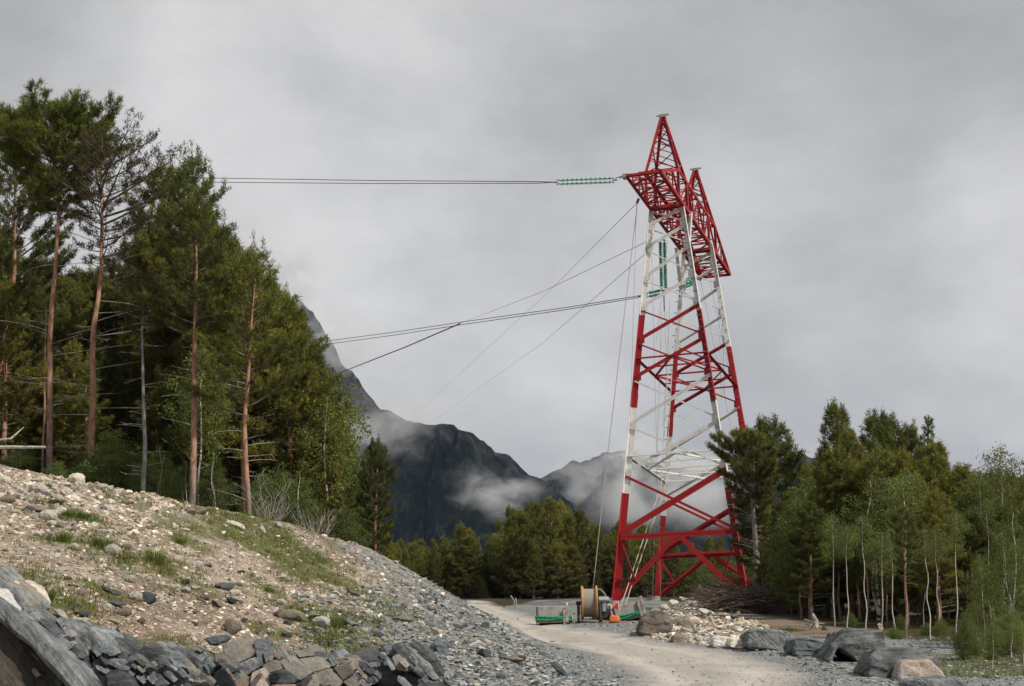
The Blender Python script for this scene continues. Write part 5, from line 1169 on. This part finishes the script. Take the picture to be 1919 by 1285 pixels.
    if dead:
        X = Acc()
        for i in range(dead):
            s_ = .12 + (cb + .12 - .12) * r.rand(); az = r.rand() * 6.283; P = qpath(on(s_), az, R * (.25 + .6 * r.rand()), .05 + .3 * r.rand(), -.2 * r.rand(), r, 6, .1); X.tube(P, np.linspace(.022, .006, 6), 4)
            for j in range(3):
                q = P[2 + j]; X.tube(qpath(q, az + r.randn() * .8, R * .22 * r.rand() + .1, .1, .1, r, 3), [.008, .006, .004], 3)
        dm = mesh_np('dead_limbs', np.vstack(X.V), np.vstack(X.F), M['deadwood'])
    return tm, lm, cm, dm
def make_birch(seed, h, cb, R, tr=.009, dens=1.0, green=(.15, .20, .045), leaf=.10, lean=(.04, 0), bark='birch', k=3, stems=1):
    r = np.random.RandomState(seed); t = np.linspace(0, 1, 14); A = Acc(); L = Acc(); C = []
    for sidx in range(stems):
        hh = h * (1 - .15 * sidx); la = sidx * 2.1 + seed
        bx = (fbm(t * 3 + seed + sidx, t * 0, 1, 2, seed) * .05 + lean[0] * t ** 1.5 + (.1 * math.cos(la) * t if sidx else 0)) * hh; by = (fbm(t * 3 + seed, t * 0 + 5 + sidx, 1, 2, seed) * .03 + lean[1] * t ** 1.5 + (.1 * math.sin(la) * t if sidx else 0)) * hh
        bx -= bx[0]; by -= by[0]; trunk = np.stack([bx, by, t * hh - .25 * (t == 0)], -1); A.tube(trunk, hh * tr * (1 - .85 * t) + .008, 8)
        nb = int(30 * dens)
        for i in range(nb):
            u = (i + r.rand()) / nb; s_ = cb + (1 - cb) * u; rr = R * (math.sin(min(1, u * .85 + .22) * math.pi) ** .8) * (.6 + .6 * r.rand()) + .15; az = i * 2.4 + r.rand()
            p0 = np.array([np.interp(s_, t, trunk[:, 0]), np.interp(s_, t, trunk[:, 1]), s_ * hh]); P = qpath(p0, az, rr, .75, -.15, r); L.tube(P, np.linspace(.016, .005, 6), 4)
            for j in range(int(rr * 11 * dens) + 3):
                f = .25 + .75 * r.rand(); q = np.array([np.interp(f, np.linspace(0, 1, 6), P[:, c_]) for c_ in range(3)])
                Q = qpath(q, az + r.randn() * 1.1, rr * .35 * r.rand() + .15, .4, -.7, r, 3)
                if j % 2: L.tube(Q, [.006, .004, .003], 3)
                for g in (.5, .8, 1): C.append(Q[0] * (1 - g) + Q[-1] * g)
    C = np.array(C); col = np.array(green)[None] * (.7 + .55 * r.rand(len(C), 1)); col = np.where(r.rand(len(C), 1) < .25, col * np.array([1.35, 1.15, .9]), col)
    V, T = leaf_quads(C, leaf, col, r, k)
    return (mesh_np('trunk', np.vstack(A.V), np.vstack(A.F), M[bark], smooth=True), mesh_np('limbs', np.vstack(L.V), np.vstack(L.F), M['twig']), mesh_np('crown', V, np.arange(len(V)).reshape(-1, 4), M['leaves'], T), None)
def put_tree(meshes, h0, px, base_py, top_py, Y, name, label, group=None, rz=None, cat='tree', wide=1.0, base_off=0):
    """a tree whose foot stands at column px, Y metres away, grown to the height of the one in the photograph"""
    p = at(px, base_py, Y); z = G(p[0], Y) - .1 + base_off; top = at(px, top_py, Y)[2]; s_ = (top - z) / h0
    e_ = empty(name, (p[0], Y, z), rng.rand() * 6.283 if rz is None else rz); e_.scale = (s_ * wide, s_ * wide, s_); e_.rotation_mode = 'ZYX'; e_.rotation_euler = (0, (px - 959.5) / FPX * .2, e_.rotation_euler[2])
    tag(e_, label, cat, group)
    for nm, me in zip(('trunk', 'limbs', 'crown', 'dead_limbs'), meshes):
        if me is not None:
            o = link(nm, me, e_)
            if 'limbs' in nm: o['kind'] = 'stuff'
    return e_
GD = (.10, .125, .032); GM = (.145, .165, .038); GY = (.195, .205, .048)
PV = {  # shared shapes: (meshes, height)
 'cone_a': (make_pine(101, 10, .12, 1.9, 'cone', 60, dens=1.25, green=GM), 10), 'cone_b': (make_pine(102, 10, .18, 1.7, 'column', 60, dens=1.25, green=GD), 10), 'cone_c': (make_pine(103, 10, .25, 2.0, 'cone', 54, dens=1.2, green=GY), 10),
 'olive_a': (make_pine(109, 9, .03, 2.1, 'cone', 66, dens=1.1, green=(.165, .178, .045), brownf=.3, bark='darkbark'), 9), 'olive_b': (make_pine(110, 9, .05, 1.8, 'cone', 60, dens=1.1, green=(.14, .155, .04), brownf=.35, bark='darkbark'), 9),
 'tall_a': (make_pine(104, 14, .42, 2.4, 'column', 52, dens=1.1, green=GM, dead=14), 14), 'tall_b': (make_pine(105, 14, .5, 2.6, 'flat', 46, dens=1.15, green=GD, dead=16), 14), 'tall_c': (make_pine(106, 14, .35, 2.3, 'cone', 56, dens=1.1, green=GY, dead=12), 14),
 'spruce_a': (make_pine(107, 11, .06, 2.0, 'spruce', 80, dens=1.2, green=GD, bark='darkbark', needle=.15, dead=0), 11), 'spruce_b': (make_pine(108, 11, .1, 1.6, 'spruce', 76, dens=1.1, green=(.08, .10, .028), bark='darkbark', needle=.15, dead=0), 11),
 'birch_a': (make_birch(201, 8, .35, 1.9, dens=1.25), 8), 'birch_b': (make_birch(202, 8, .3, 2.0, dens=1.2, green=(.17, .205, .045), lean=(-.05, 0)), 8), 'birch_c': (make_birch(203, 9, .2, 2.0, green=(.125, .18, .045), stems=2), 9),
 'birch_high': (make_birch(205, 9, .55, 1.7, green=(.14, .185, .045), lean=(.06, 0), dens=1.0), 9), 'birch_pole': (make_birch(206, 9, .68, 1.3, green=(.13, .175, .045), lean=(-.07, .02), dens=.8, tr=.007), 9),
 'leafy': (make_birch(204, 6, .05, 1.7, tr=.008, dens=1.1, green=(.125, .175, .045), stems=3, bark='darkbark', leaf=.1), 6),
}
# --- left wood: the trees one can tell apart
H = {}
t1 = make_pine(301, 19, .70, 4.3, 'flat', 66, tr=.0080, dens=1.1, green=(.13, .165, .035), dead=16, k=14, needle=.23)
put_tree(t1, 19, 97, 890, 200, 58, 'pine_tree', 'tallest pine at the left with bare orange trunk and broad dark crown', rz=.4)
t2 = make_pine(302, 17, .58, 3.3, 'flat', 52, tr=.0098, dens=.8, green=(.10, .105, .045), dead=36, k=8, lop=(0, .35), brownf=.5, lean=(.02, 0))
put_tree(t2, 17, 173, 900, 262, 57, 'pine_tree', 'second tall pine with thick trunk, thinning brownish crown and many bare limbs', rz=0)
t3 = make_pine(303, 11, .72, 1.9, 'flat', 18, tr=.010, dens=.8, green=(.09, .10, .04), dead=26, k=9, bark='greybark', brownf=.4)
put_tree(t3, 11, 268, 920, 520, 54, 'pine_tree', 'slim grey half-dead pine with thin crown, third trunk from the left', rz=1)
t4 = make_pine(304, 17, .5, 2.0, 'column', 62, tr=.0088, dens=1.05, green=(.12, .155, .038), dead=22, k=12)
put_tree(t4, 17, 358, 940, 300, 53, 'pine_tree', 'slender pine with straight orange trunk and pointed open crown', rz=2)
t5 = make_pine(305, 13, .42, 2.2, 'column', 40, tr=.0098, dens=1.05, green=(.14, .17, .038), dead=20, k=12)
put_tree(t5, 13, 468, 950, 480, 53, 'pine_tree', 'orange-trunked pine in front of the dense right end of the left wood', rz=3)
t6 = make_pine(306, 9, .8, 1.2, 'flat', 8, tr=.006, dens=.4, green=GM, dead=10, k=6)
put_tree(t6, 9, 83, 888, 560, 59, 'pine_tree', 'thin pale pole of a pine just left of the tallest trunk', rz=3)
put_tree(PV['birch_a'][0], 8, 371, 945, 640, 57, 'birch_tree', 'thin white leaning birch beside the slender orange pine', rz=.2, wide=.7)
t7 = make_pine(307, 18, .3, 3.0, 'column', 66, tr=.011, dens=1.1, green=GD, dead=10, k=12)
put_tree(t7, 18, 6, 880, 275, 66, 'pine_tree', 'dark dense pine cut by the left edge of the picture', rz=0)
put_tree(PV['tall_a'][0], 14, 300, 930, 325, 66, 'pine_tree', 'pine with ragged light crown behind the second tall pine', rz=1.1, wide=.9)
put_tree(PV['cone_b'][0], 10, 706, 1010, 832, 60, 'spruce_tree', 'lone slender conifer standing free at the right end of the left wood', rz=1, wide=.95)
# --- left wood: the filling
K3 = ['tall_a', 'tall_b', 'tall_c', 'cone_a', 'cone_b', 'cone_c', 'spruce_a', 'spruce_b']
topf = lambda px: np.interp(px, [-200, 0, 30, 60, 100, 180, 240, 300, 340, 400, 440, 500, 545, 575, 600, 630, 655, 690], [345, 410, 490, 545, 510, 515, 490, 425, 405, 415, 470, 530, 580, 635, 710, 820, 900, 970])
rt = np.random.RandomState(5)
ORD = 'first second third fourth fifth sixth seventh eighth ninth tenth eleventh twelfth thirteenth fourteenth fifteenth sixteenth seventeenth eighteenth nineteenth twentieth twenty-first twenty-second twenty-third twenty-fourth twenty-fifth twenty-sixth'.split()
def fill(n_, x0, x1, y0, y1, topfn, kinds, jit, label, group, foot, name='pine_tree', cat='tree', wide=(.85, 1.2), near=0):
    for i in range(n_):
        px = x0 + (x1 - x0) * (i + rt.rand()) / n_; Y = y0 + (y1 - y0) * rt.rand(); kd = kinds[rt.randint(len(kinds))]
        if near: Y -= near * max(0, min(1, (px - 1440) / 350)) * (1 if Y < 90 else 0)
        tp = float(topfn(px)) + abs(rt.randn()) * jit + 6; m_, h0 = PV[kd]; nm_k = name if name in ('bush', 'sapling') else {'b': 'birch_tree', 's': 'spruce_tree', 'l': 'leafy_tree'}.get(kd[0], 'pine_tree')
        put_tree(m_, h0, px, foot, tp, Y, nm_k, label + ', ' + ORD[i] + ' from the left', group, rz=rt.rand() * 6.28, wide=wide[0] + (wide[1] - wide[0]) * rt.rand(), cat=cat)
fill(16, 370, 632, 60, 66, topf, ['tall_a', 'cone_a', 'cone_b', 'cone_c', 'tall_c'], 12, 'green pine on the outer edge of the left wood', 'pines edging the left wood', 950)
fill(16, -160, 400, 70, 80, topf, ['tall_a', 'tall_b', 'tall_c', 'cone_a'], 25, 'tall pine deep inside the wood on the left hill', 'pines deep in the left wood', 920)
fill(26, -160, 615, 64, 74, lambda p: topf(p) + 110, ['cone_a', 'cone_b', 'spruce_a', 'spruce_b', 'cone_c'], 40, 'dark evergreen behind the bare trunks of the left wood', 'evergreens packed in the left wood', 930)
fill(20, -160, 650, 62, 72, lambda p: topf(p) * .5 + 420, ['spruce_a', 'cone_b', 'cone_a', 'spruce_b'], 50, 'low dark evergreen in the shade of the left wood', 'low evergreens in the left wood', 950, wide=(1.1, 1.6))
fill(7, 545, 632, 60, 63, lambda p: np.interp(p, [545, 590, 620, 640], [610, 670, 740, 800]), ['birch_b', 'birch_c'], 12, 'bright birch at the right edge of the left wood', 'birches at the right edge of the left wood', 980, 'birch_tree', wide=(.8, 1.0))
fill(12, 30, 660, 54, 58, lambda p: np.interp(p, [0, 200, 400, 660], [800, 790, 830, 900]), ['leafy', 'birch_c', 'leafy'], 45, 'leafy green sapling at the front edge of the left wood', 'saplings at the front of the left wood', 950, 'sapling', 'sapling', wide=(.9, 1.5))
fill(9, 620, 780, 68, 85, lambda p: np.interp(p, [620, 700, 740, 800], [900, 950, 1010, 1050]), ['cone_a', 'spruce_a', 'cone_c'], 15, 'small evergreen on the slope below the lone conifer', 'evergreens below the lone spruce', 1040, wide=(1, 1.4))
# --- middle wood beyond the road
topm = lambda px: np.interp(px, [740, 770, 800, 850, 875, 910, 950, 985, 1010, 1040, 1065, 1100, 1150, 1200, 1300, 1400], [1005, 990, 1015, 985, 980, 1005, 950, 930, 945, 930, 935, 965, 975, 980, 1000, 1000])
CK = ['olive_a', 'olive_b', 'olive_a', 'cone_c', 'olive_b', 'spruce_b', 'olive_a']
fill(20, 735, 1190, 122, 132, topm, CK, 14, 'olive pine in the front row beyond the road', 'pines in the front row beyond the road', 1130, wide=(.9, 1.35))
fill(24, 735, 1420, 134, 150, topm, CK, 10, 'olive pine in the back rows beyond the road', 'pines in the back rows beyond the road', 1125, wide=(1, 1.4))
fill(26, 740, 1190, 124, 134, lambda p: topm(p) + 15, ['olive_a', 'olive_b', 'olive_a', 'birch_b'], 16, 'olive bushy tree in the second row beyond the road', 'trees in the second row beyond the road', 1130, wide=(1.3, 1.8))
fill(22, 735, 1200, 119, 124, lambda p: topm(p) + 75, ['olive_a', 'olive_b', 'spruce_a'], 22, 'low bushy pine at the foot of the wood beyond the road', 'low pines beyond the road', 1133, wide=(1.5, 2.0))
fill(14, 1170, 1440, 116, 128, lambda p: topm(p) + 20, CK + ['leafy'], 20, 'green pine seen through the legs of the tower', 'pines seen through the tower legs', 1130, wide=(1, 1.4))
# --- right wood
gn = make_pine(402, 9, .5, 2.9, 'flat', 44, tr=.024, dens=1.3, green=(.12, .15, .038), dead=18, bark='greybark', lop=(math.pi, .18), k=14, brownf=.3)
put_tree(gn, 9, 1415, 1140, 815, 78, 'pine_tree', 'gnarled old pine with flat crown standing before the right leg of the tower', rz=0, wide=.85)
put_tree(PV['cone_b'][0], 10, 1446, 1140, 795, 82, 'pine_tree', 'bushy pine right behind the gnarled old pine', rz=.4, wide=1.35)
put_tree(PV['cone_a'][0], 10, 1578, 1170, 775, 72, 'pine_tree', 'tallest dark pine of the right wood with candle-like top', rz=.3, wide=1.2)
put_tree(PV['cone_b'][0], 10, 1652, 1180, 785, 72, 'pine_tree', 'pointed pine right of the tallest one in the right wood', rz=2.3, wide=1.1)
put_tree(PV['cone_b'][0], 10, 1676, 1180, 790, 74, 'pine_tree', 'slightly lower pine of the close pair in the right wood', rz=.9, wide=1)
put_tree(PV['cone_a'][0], 10, 1716, 1180, 812, 73, 'pine_tree', 'middle pine between the close pair and the thin spire in the right wood', rz=4, wide=1)
put_tree(PV['spruce_b'][0], 11, 1755, 1180, 780, 72, 'pine_tree', 'thin spire-topped pine rising from the right wood', rz=4, wide=.9)
topr = lambda px: np.interp(px, [1440, 1490, 1510, 1545, 1570, 1600, 1650, 1700, 1760, 1780, 1815, 1850, 1880, 1919, 2100], [890, 900, 880, 845, 795, 800, 835, 835, 835, 880, 870, 880, 875, 880, 850])
fill(22, 1440, 2050, 68, 80, topr, ['cone_a', 'cone_b', 'cone_a', 'tall_a', 'cone_c'], 28, 'dark pine standing shoulder to shoulder in the right wood', 'pines in the right wood', 1170, wide=(.95, 1.35), near=17)
fill(18, 1440, 2050, 78, 90, lambda p: topr(p) + 30, K3, 30, 'dark evergreen in the shaded depth of the right wood', 'evergreens deep in the right wood', 1165, wide=(1, 1.5), near=17)
fill(10, 1500, 1900, 60, 70, lambda p: topr(p) * 0 + 960, ['tall_b', 'tall_a'], 40, 'thin bare-trunked pine at the front of the right wood', 'bare-trunked pines in the right wood', 1180, wide=(.8, 1.1), near=17)
for px, foot, tp, Y, kd, lab, w in [(1702, 1195, 885, 50, 'birch_high', 'birch with bright white trunk above the dark slab boulders', .9), (1730, 1185, 935, 53, 'birch_pole', 'second white birch, just right of the brightest birch trunk', .9), (1782, 1200, 915, 56, 'birch_c', 'twin-stemmed birch in the middle of the right-hand birches', .9),
        (1838, 1210, 890, 54, 'birch_pole', 'birch with thin pale stem left of the tallest edge birch', .8), (1893, 1220, 838, 50, 'birch_high', 'tallest birch at the right edge with airy crown', .75), (1850, 1270, 1040, 36, 'birch_a', 'low leaning birch at the lower right corner', .8),
        (1905, 1290, 960, 34, 'birch_c', 'leafy birch closest to the lower right corner', .8), (1925, 1240, 1000, 44, 'birch_b', 'birch cut by the right edge of the picture', .8), (1500, 1165, 900, 66, 'leafy', 'small leafy tree at the left end of the right wood', .8)]:
    put_tree(PV[kd][0], PV[kd][1], px, foot, tp, Y, 'birch_tree', lab, None, wide=w, rz=rt.rand() * 6.28)
fill(26, 1440, 2050, 64, 76, lambda p: topr(p) + 60, ['cone_a', 'cone_c', 'spruce_a', 'cone_b', 'spruce_b'], 30, 'dark full-skirted evergreen in the front of the right wood', 'full-skirted evergreens of the right wood', 1175, wide=(1.2, 1.7), near=17)
fill(13, 1640, 2010, 54, 64, lambda p: topr(p) + 35, ['birch_high', 'birch_c', 'birch_high', 'cone_c'], 25, 'light green birch among the pines of the right wood', 'birches among the right pines', 1190, 'birch_tree', wide=(1.1, 1.6))
fill(12, 1740, 2060, 56, 70, lambda p: topr(p) + 5, ['cone_a', 'cone_b', 'olive_a'], 15, 'dense pine closing the right end of the right wood', 'pines at the right end', 1180, wide=(1.2, 1.7))
fill(15, 1540, 1990, 42, 50, lambda p: p * 0 + 1125, ['leafy', 'cone_c', 'leafy'], 40, 'low bush under the birches of the right wood', 'bushes under the right birches', 1200, 'bush', 'bush', wide=(1.1, 1.8))
fill(14, 1770, 1960, 27, 38, lambda p: p * 0 + 1120, ['leafy', 'birch_a', 'leafy', 'birch_b', 'cone_c'], 60, 'young tree crowding the lower right corner', 'young trees in the lower right corner', 1285, 'sapling', 'sapling', wide=(.8, 1.3))
fill(16, 1560, 1960, 40, 52, lambda p: p * 0 + 925, ['birch_high', 'birch_pole', 'tall_b', 'birch_pole'], 45, 'slender tree at the front of the right wood', 'slender trees at the front of the right wood', 1200, 'birch_tree', wide=(.6, .9))
for px, foot, tp, Y, lab in [(1825, 1262, 1195, 32, 'bright green bush right of the pink boulder'), (1865, 1275, 1215, 30, 'bright green bush in the lower right corner'), (1680, 1205, 1172, 40, 'yellow-green heather bush behind the tall dark slab')]:
    put_tree(PV['leafy'][0], 6, px, foot, tp, Y, 'bush', lab, None, wide=1.6, cat='bush')

# ------------------------------------------------------------------ things on the construction ground
def onground(px, py):
    x, y = hit(px, py); return x, y, G(x, y)
# cable drum on its stand
x, y, z = onground(1105, 1166); k_ = y / FPX; R0 = 30 * k_; Wd = 25 * k_
dr = empty('cable_drum', (x, y, z), -.03); tag(dr, 'large wooden cable drum with orange rims wound with pale cable', 'cable drum')
cz = R0 + .12
a = Acc(); a.cyl((-Wd / 2, 0, cz), (Wd / 2, 0, cz), R0 * .86, 40); a.obj('winding', M['cable'], dr)
for sg in (-1, 1):
    a = Acc(); a.cyl((sg * Wd / 2 - .045, 0, cz), (sg * Wd / 2 + .045, 0, cz), R0 * .97, 40); a.obj('flange', M['wood'], dr)
    ang = np.linspace(0, 2 * math.pi, 41); a = Acc(); a.tube(np.stack([ang * 0 + sg * (Wd / 2 + .02), np.cos(ang) * R0, cz + np.sin(ang) * R0], -1), .045, 6); a.obj('rim', M['orangesteel'], dr)
    a = Acc()
    for dy in (-.55, .55): a.tube([(sg * (Wd / 2 + .16), dy * 1.3, -.1), (sg * (Wd / 2 + .16), 0, cz)], .055, 6)
    a.box((sg * (Wd / 2 + .16), 0, .05), (.1, 1.7, .1)); a.obj('stand', M['darksteel'], dr)
    a = Acc()
    for q in range(8):
        an = q * math.pi / 4; a.box((sg * (Wd / 2 + .055), math.cos(an) * R0 * .55, cz + math.sin(an) * R0 * .55), (.03, .12, .12))
    a.obj('bolt_plates', M['darksteel'], dr)
a = Acc(); a.cyl((-Wd / 2 - .25, 0, cz), (Wd / 2 + .25, 0, cz), .07, 12); a.obj('axle', M['darksteel'], dr)
# winch beside the drum
x, y, z = onground(1132, 1163); y += .6; wn_ = empty('winch', (x - .05, y + .4, G(x, y) - .05), .1); wn_.scale = (.72, .72, .72); tag(wn_, 'small cluttered winch with dark frame and pale fittings right of the drum', 'winch')
a = Acc(); a.box((0, 0, .55), (.95, .8, .7)); a.box((-.1, .1, 1.15), (.5, .5, .5)); a.obj('engine_housing', M['darksteel'], wn_)
a = Acc(); a.cyl((-.2, -.45, 1.2), (.35, -.45, 1.2), .2, 14); a.box((.1, -.5, .8), (.2, .12, .5)); a.obj('capstan', M['galv'], wn_)
a = Acc(); a.tube([(-.45, -.42, 1.75), (-.1, -.45, 1.8), (.15, -.42, 1.55), (.3, -.42, 1.1)], .05, 6); a.tube([(.45, -.3, -.05), (.45, -.3, .6)], .06, 6); a.tube([(-.4, -.3, -.05), (-.4, -.3, .6)], .05, 6); a.obj('pipes', M['deadwood'], wn_)
a = Acc(); a.cyl((.42, -.4, .85), (.42, -.25, .85), .16, 14); a.obj('gauge', M['signwhite'], wn_)
x, y, z = onground(1063, 1160); a = Acc(); a.cyl((x, y + .3, z - .1), (x, y + .3, z + .72), .055, 10); a.box((x, y + .3, z + .05), (.5, .5, .12)); tag(a.obj('marker_post', M['signwhite']), 'short white post just left of the cable drum', 'post')
# concrete blocks with green slings
def block(pxc, foot, wpx, hpx, tilt, lab, props):
    x, y, z = onground(pxc, foot); k_ = y / FPX; w, h = wpx * k_, hpx * k_
    e_ = empty('anchor_block', (x, y, z), -.05); e_.rotation_euler = (0, tilt, -.05); tag(e_, lab, 'concrete block')
    bm = bmesh.new(); bmesh.ops.create_cube(bm, size=1)
    for v in bm.verts: v.co = Vector((v.co.x * w, v.co.y * 1.1, v.co.z * h + h / 2))
    bmesh.ops.bevel(bm, geom=list(bm.edges), offset=.03, segments=1, affect='EDGES'); bm_obj('body', bm, M['concrete'], e_)
    a = Acc()
    for dz in (-.05, .06):
        P = np.array([(-w / 2 - .06, -.6, h * .27 + dz), (-w * .2, -.63, h * .22 + dz), (w * .2, -.63, h * .26 + dz * .4), (w / 2 + .08, -.6, h * .25 + dz), (w / 2 + .08, .6, h * .25), (-w / 2 - .06, .6, h * .25), (-w / 2 - .06, -.6, h * .27 + dz)]); a.tube(P, .05, 5)
    a.obj('sling', M['strap'], e_)
    for (dx, hh) in props:
        a = Acc(); a.box((w * dx, -.62, hh * h / 2), (.11, .06, hh * h)); a.obj('stake', M['deadwood'], e_)
    a = Acc(); a.tube([(-w / 2 - .04, -.58, -.1), (-w / 2 - .04, -.58, h * .95)], .025, 5); a.obj('lifting_rod', M['darksteel'], e_)
block(1038, 1169, 57, 30, 0, 'upright grey concrete block with green sling left of the cable drum', [(.44, 1.02), (.36, .8)])
block(1182, 1162, 53, 29, -.24, 'tilted grey concrete block with green sling right of the near tower foot', [(.52, 1.25), (.4, 1.0)])
# warning triangle and orange bag at the tower foot
x, y, z = onground(1150, 1166); k_ = y / FPX
e_ = empty('warning_sign', (x, y, z + .3), -.3); tag(e_, 'red warning triangle leaning on the near tower foot', 'sign')
for nm, s_, m_, yy in (('board', 1.0, 'signwhite', 0), ('face', .74, 'signred', -.022)):
    w = 9 * k_ * s_; bm = bmesh.new(); c0 = .34 - .0
    vs = [bm.verts.new((a_ * w, yy + q, c0 + b_ * w)) for q in (0, -.02) for a_, b_ in ((-1, -.58), (1, -.58), (0, 1.15))]
    bm.faces.new(vs[:3]); bm.faces.new(vs[3:][::-1])
    for i in range(3): bm.faces.new([vs[i], vs[(i + 1) % 3], vs[3 + (i + 1) % 3], vs[3 + i]])
    bmesh.ops.recalc_face_normals(bm, faces=bm.faces); o = bm_obj(nm, bm, M[m_], e_); o.rotation_euler = (-.15, .35, 0)
x, y, z = onground(1151, 1167); V, F = rock_geo(3, 5, 5, .12, .7, (.17, .15, .17)); o = link('work_bag', mesh_np('work_bag', V, F, M['orange'], smooth=True)); o.location = (x, y - .3, G(x, y - .3) + .12); tag(o, 'orange bag lying at the foot of the near tower leg', 'bag')
x, y, z = onground(966, 1140); a = Acc(); a.tube([(x, y, z - .1), (x - .1, y, z + .5), (x - .28, y, z + .75)], .04, 5); a.tube([(x + .1, y, z - .1), (x + .02, y, z + .6)], .04, 5); tag(a.obj('wooden_stake', M['deadwood']), 'pair of leaning pale stakes beside the far road', 'stake')
# brush pile and stumps
def brush(name, pxs, n_, lab, Ymid, hgt, mat='brush', seed=1):
    rr = np.random.RandomState(seed); A = Acc()
    for i in range(n_):
        px = pxs[0] + (pxs[1] - pxs[0]) * rr.beta(1.6, 1.8); p = at(px, 1160, Ymid); yy = Ymid + rr.randn() * 1.2; zz = G(p[0], yy) + hgt * rr.rand() ** 1.3 * (1 - ((px - pxs[0]) / (pxs[1] - pxs[0]) - .4) ** 2 * 2.2)
        az = rr.randn() * .5 + (math.pi if rr.rand() < .5 else 0); L = .5 + 1.6 * rr.rand(); P = qpath((p[0], yy, zz), az, L, rr.randn() * .22 + .05, rr.randn() * .15, rr, 5, .12); A.tube(P, np.linspace(.012 + .035 * rr.rand() ** 3, .008, 5), 4)
    return tag(A.obj(name, M[mat]), lab, 'brush pile')
bp = brush('brush_pile', (1330, 1500), 1150, 'dark tangled heap of cut branches between the rubble and the right wood', 73, 1.1)
xb, yb = float(at(1410, 1150, 73)[0]), 73.0
for i, (px, py, L, az, rs, rad, lab) in enumerate([(1395, 1152, 2.2, -.3, -.45, .035, 'pale straight pole sticking out at the front of the brush pile'), (1470, 1150, 1.6, .3, .55, .05, 'pale forked branch rising from the right end of the brush pile'), (1345, 1145, 1.5, .5, .35, .07, 'thick pale root pointing up at the left end of the brush pile'), (1500, 1165, 1.3, .2, -.3, .05, 'brown broken log at the right end of the brush pile'), (1385, 1175, .5, 1.5, 2, .035, 'small pale peg in front of the brush pile')]):
    p = at(px, py, 71.5); A = Acc(); A.tube(qpath(p, az, L, rs, .1, np.random.RandomState(i), 6, .06), np.linspace(rad, rad * .5, 6), 6); tag(A.obj('branch', M['deadwood' if i < 4 else 'birch']), lab, 'branch')
def stump(px, py, Y, size, lab, seed, mat='deadwood'):
    rr = np.random.RandomState(seed); p = at(px, py, Y); z0 = G(p[0], Y); e_ = empty('tree_stump', (p[0], Y, max(z0, p[2]))); tag(e_, lab, 'tree stump')
    A = Acc(); A.tube([(0, 0, -.1), (.03, 0, size * .5), (-.05, 0, size)], [size * .3, size * .22, size * .1], 9); A.obj('stump_wood', M[mat], e_, True)
    A = Acc()
    for i in range(9): A.tube(qpath((0, 0, size * .25), rr.rand() * 6.28, size * (.5 + .6 * rr.rand()), rr.randn() * .4, -.2, rr, 5, .2), np.linspace(size * .09, .012, 5), 5)
    A.obj('roots', M[mat], e_)
stump(1312, 1128, 79, .9, 'dark uprooted stump on top of the rubble heap', 3, 'brush')
stump(1528, 1192, 50, .45, 'small pale splintered stump behind the small dark grey boulder', 4)
# fallen dead timber on the left hilltop
A = Acc(); p = at(-40, 838, 50); q = at(85, 838, 51); A.tube([p, (p + q) / 2, q], [.08, .07, .05], 7); tag(A.obj('fallen_log', M['deadwood']), 'grey dead log lying level at the left edge of the wood', 'log')
A = Acc(); p = at(-10, 825, 49); q = at(45, 800, 50); A.tube([p, at(20, 822, 49.5), q], [.045, .04, .02], 6); tag(A.obj('dead_branch', M['deadwood']), 'bent grey dead branch above the fallen log', 'branch')
def bare_shrub(px, foot, tp, Y, lab, seed, spread=.5):
    rr = np.random.RandomState(seed); x, z = float(at(px, foot, Y)[0]), 0; z = G(x, Y); h = at(px, tp, Y)[2] - z; A = Acc()
    for i in range(26):
        P = qpath((0, 0, -.05), rr.rand() * 6.28, h * spread * (.3 + .7 * rr.rand()), 1.6 + 1.5 * rr.rand(), -.3, rr, 6, .1); P[:, 2] *= h / max(P[-1, 2], h); A.tube(P, np.linspace(.014, .004, 6), 4)
        for j in range(5): A.tube(qpath(P[2 + j % 4], rr.rand() * 6.28, h * .2, 1, 0, rr, 3), [.006, .004, .003], 3)
    o = A.obj('bare_shrub', M['deadwood']); o.location = (x, Y, z); tag(o, lab, 'shrub')
bare_shrub(505, 980, 900, 46, 'leafless pale shrub at the edge of the wood above the grassy shoulder', 3)
bare_shrub(590, 1000, 960, 50, 'small leafless shrub at the right end of the hill crest', 5, .8)
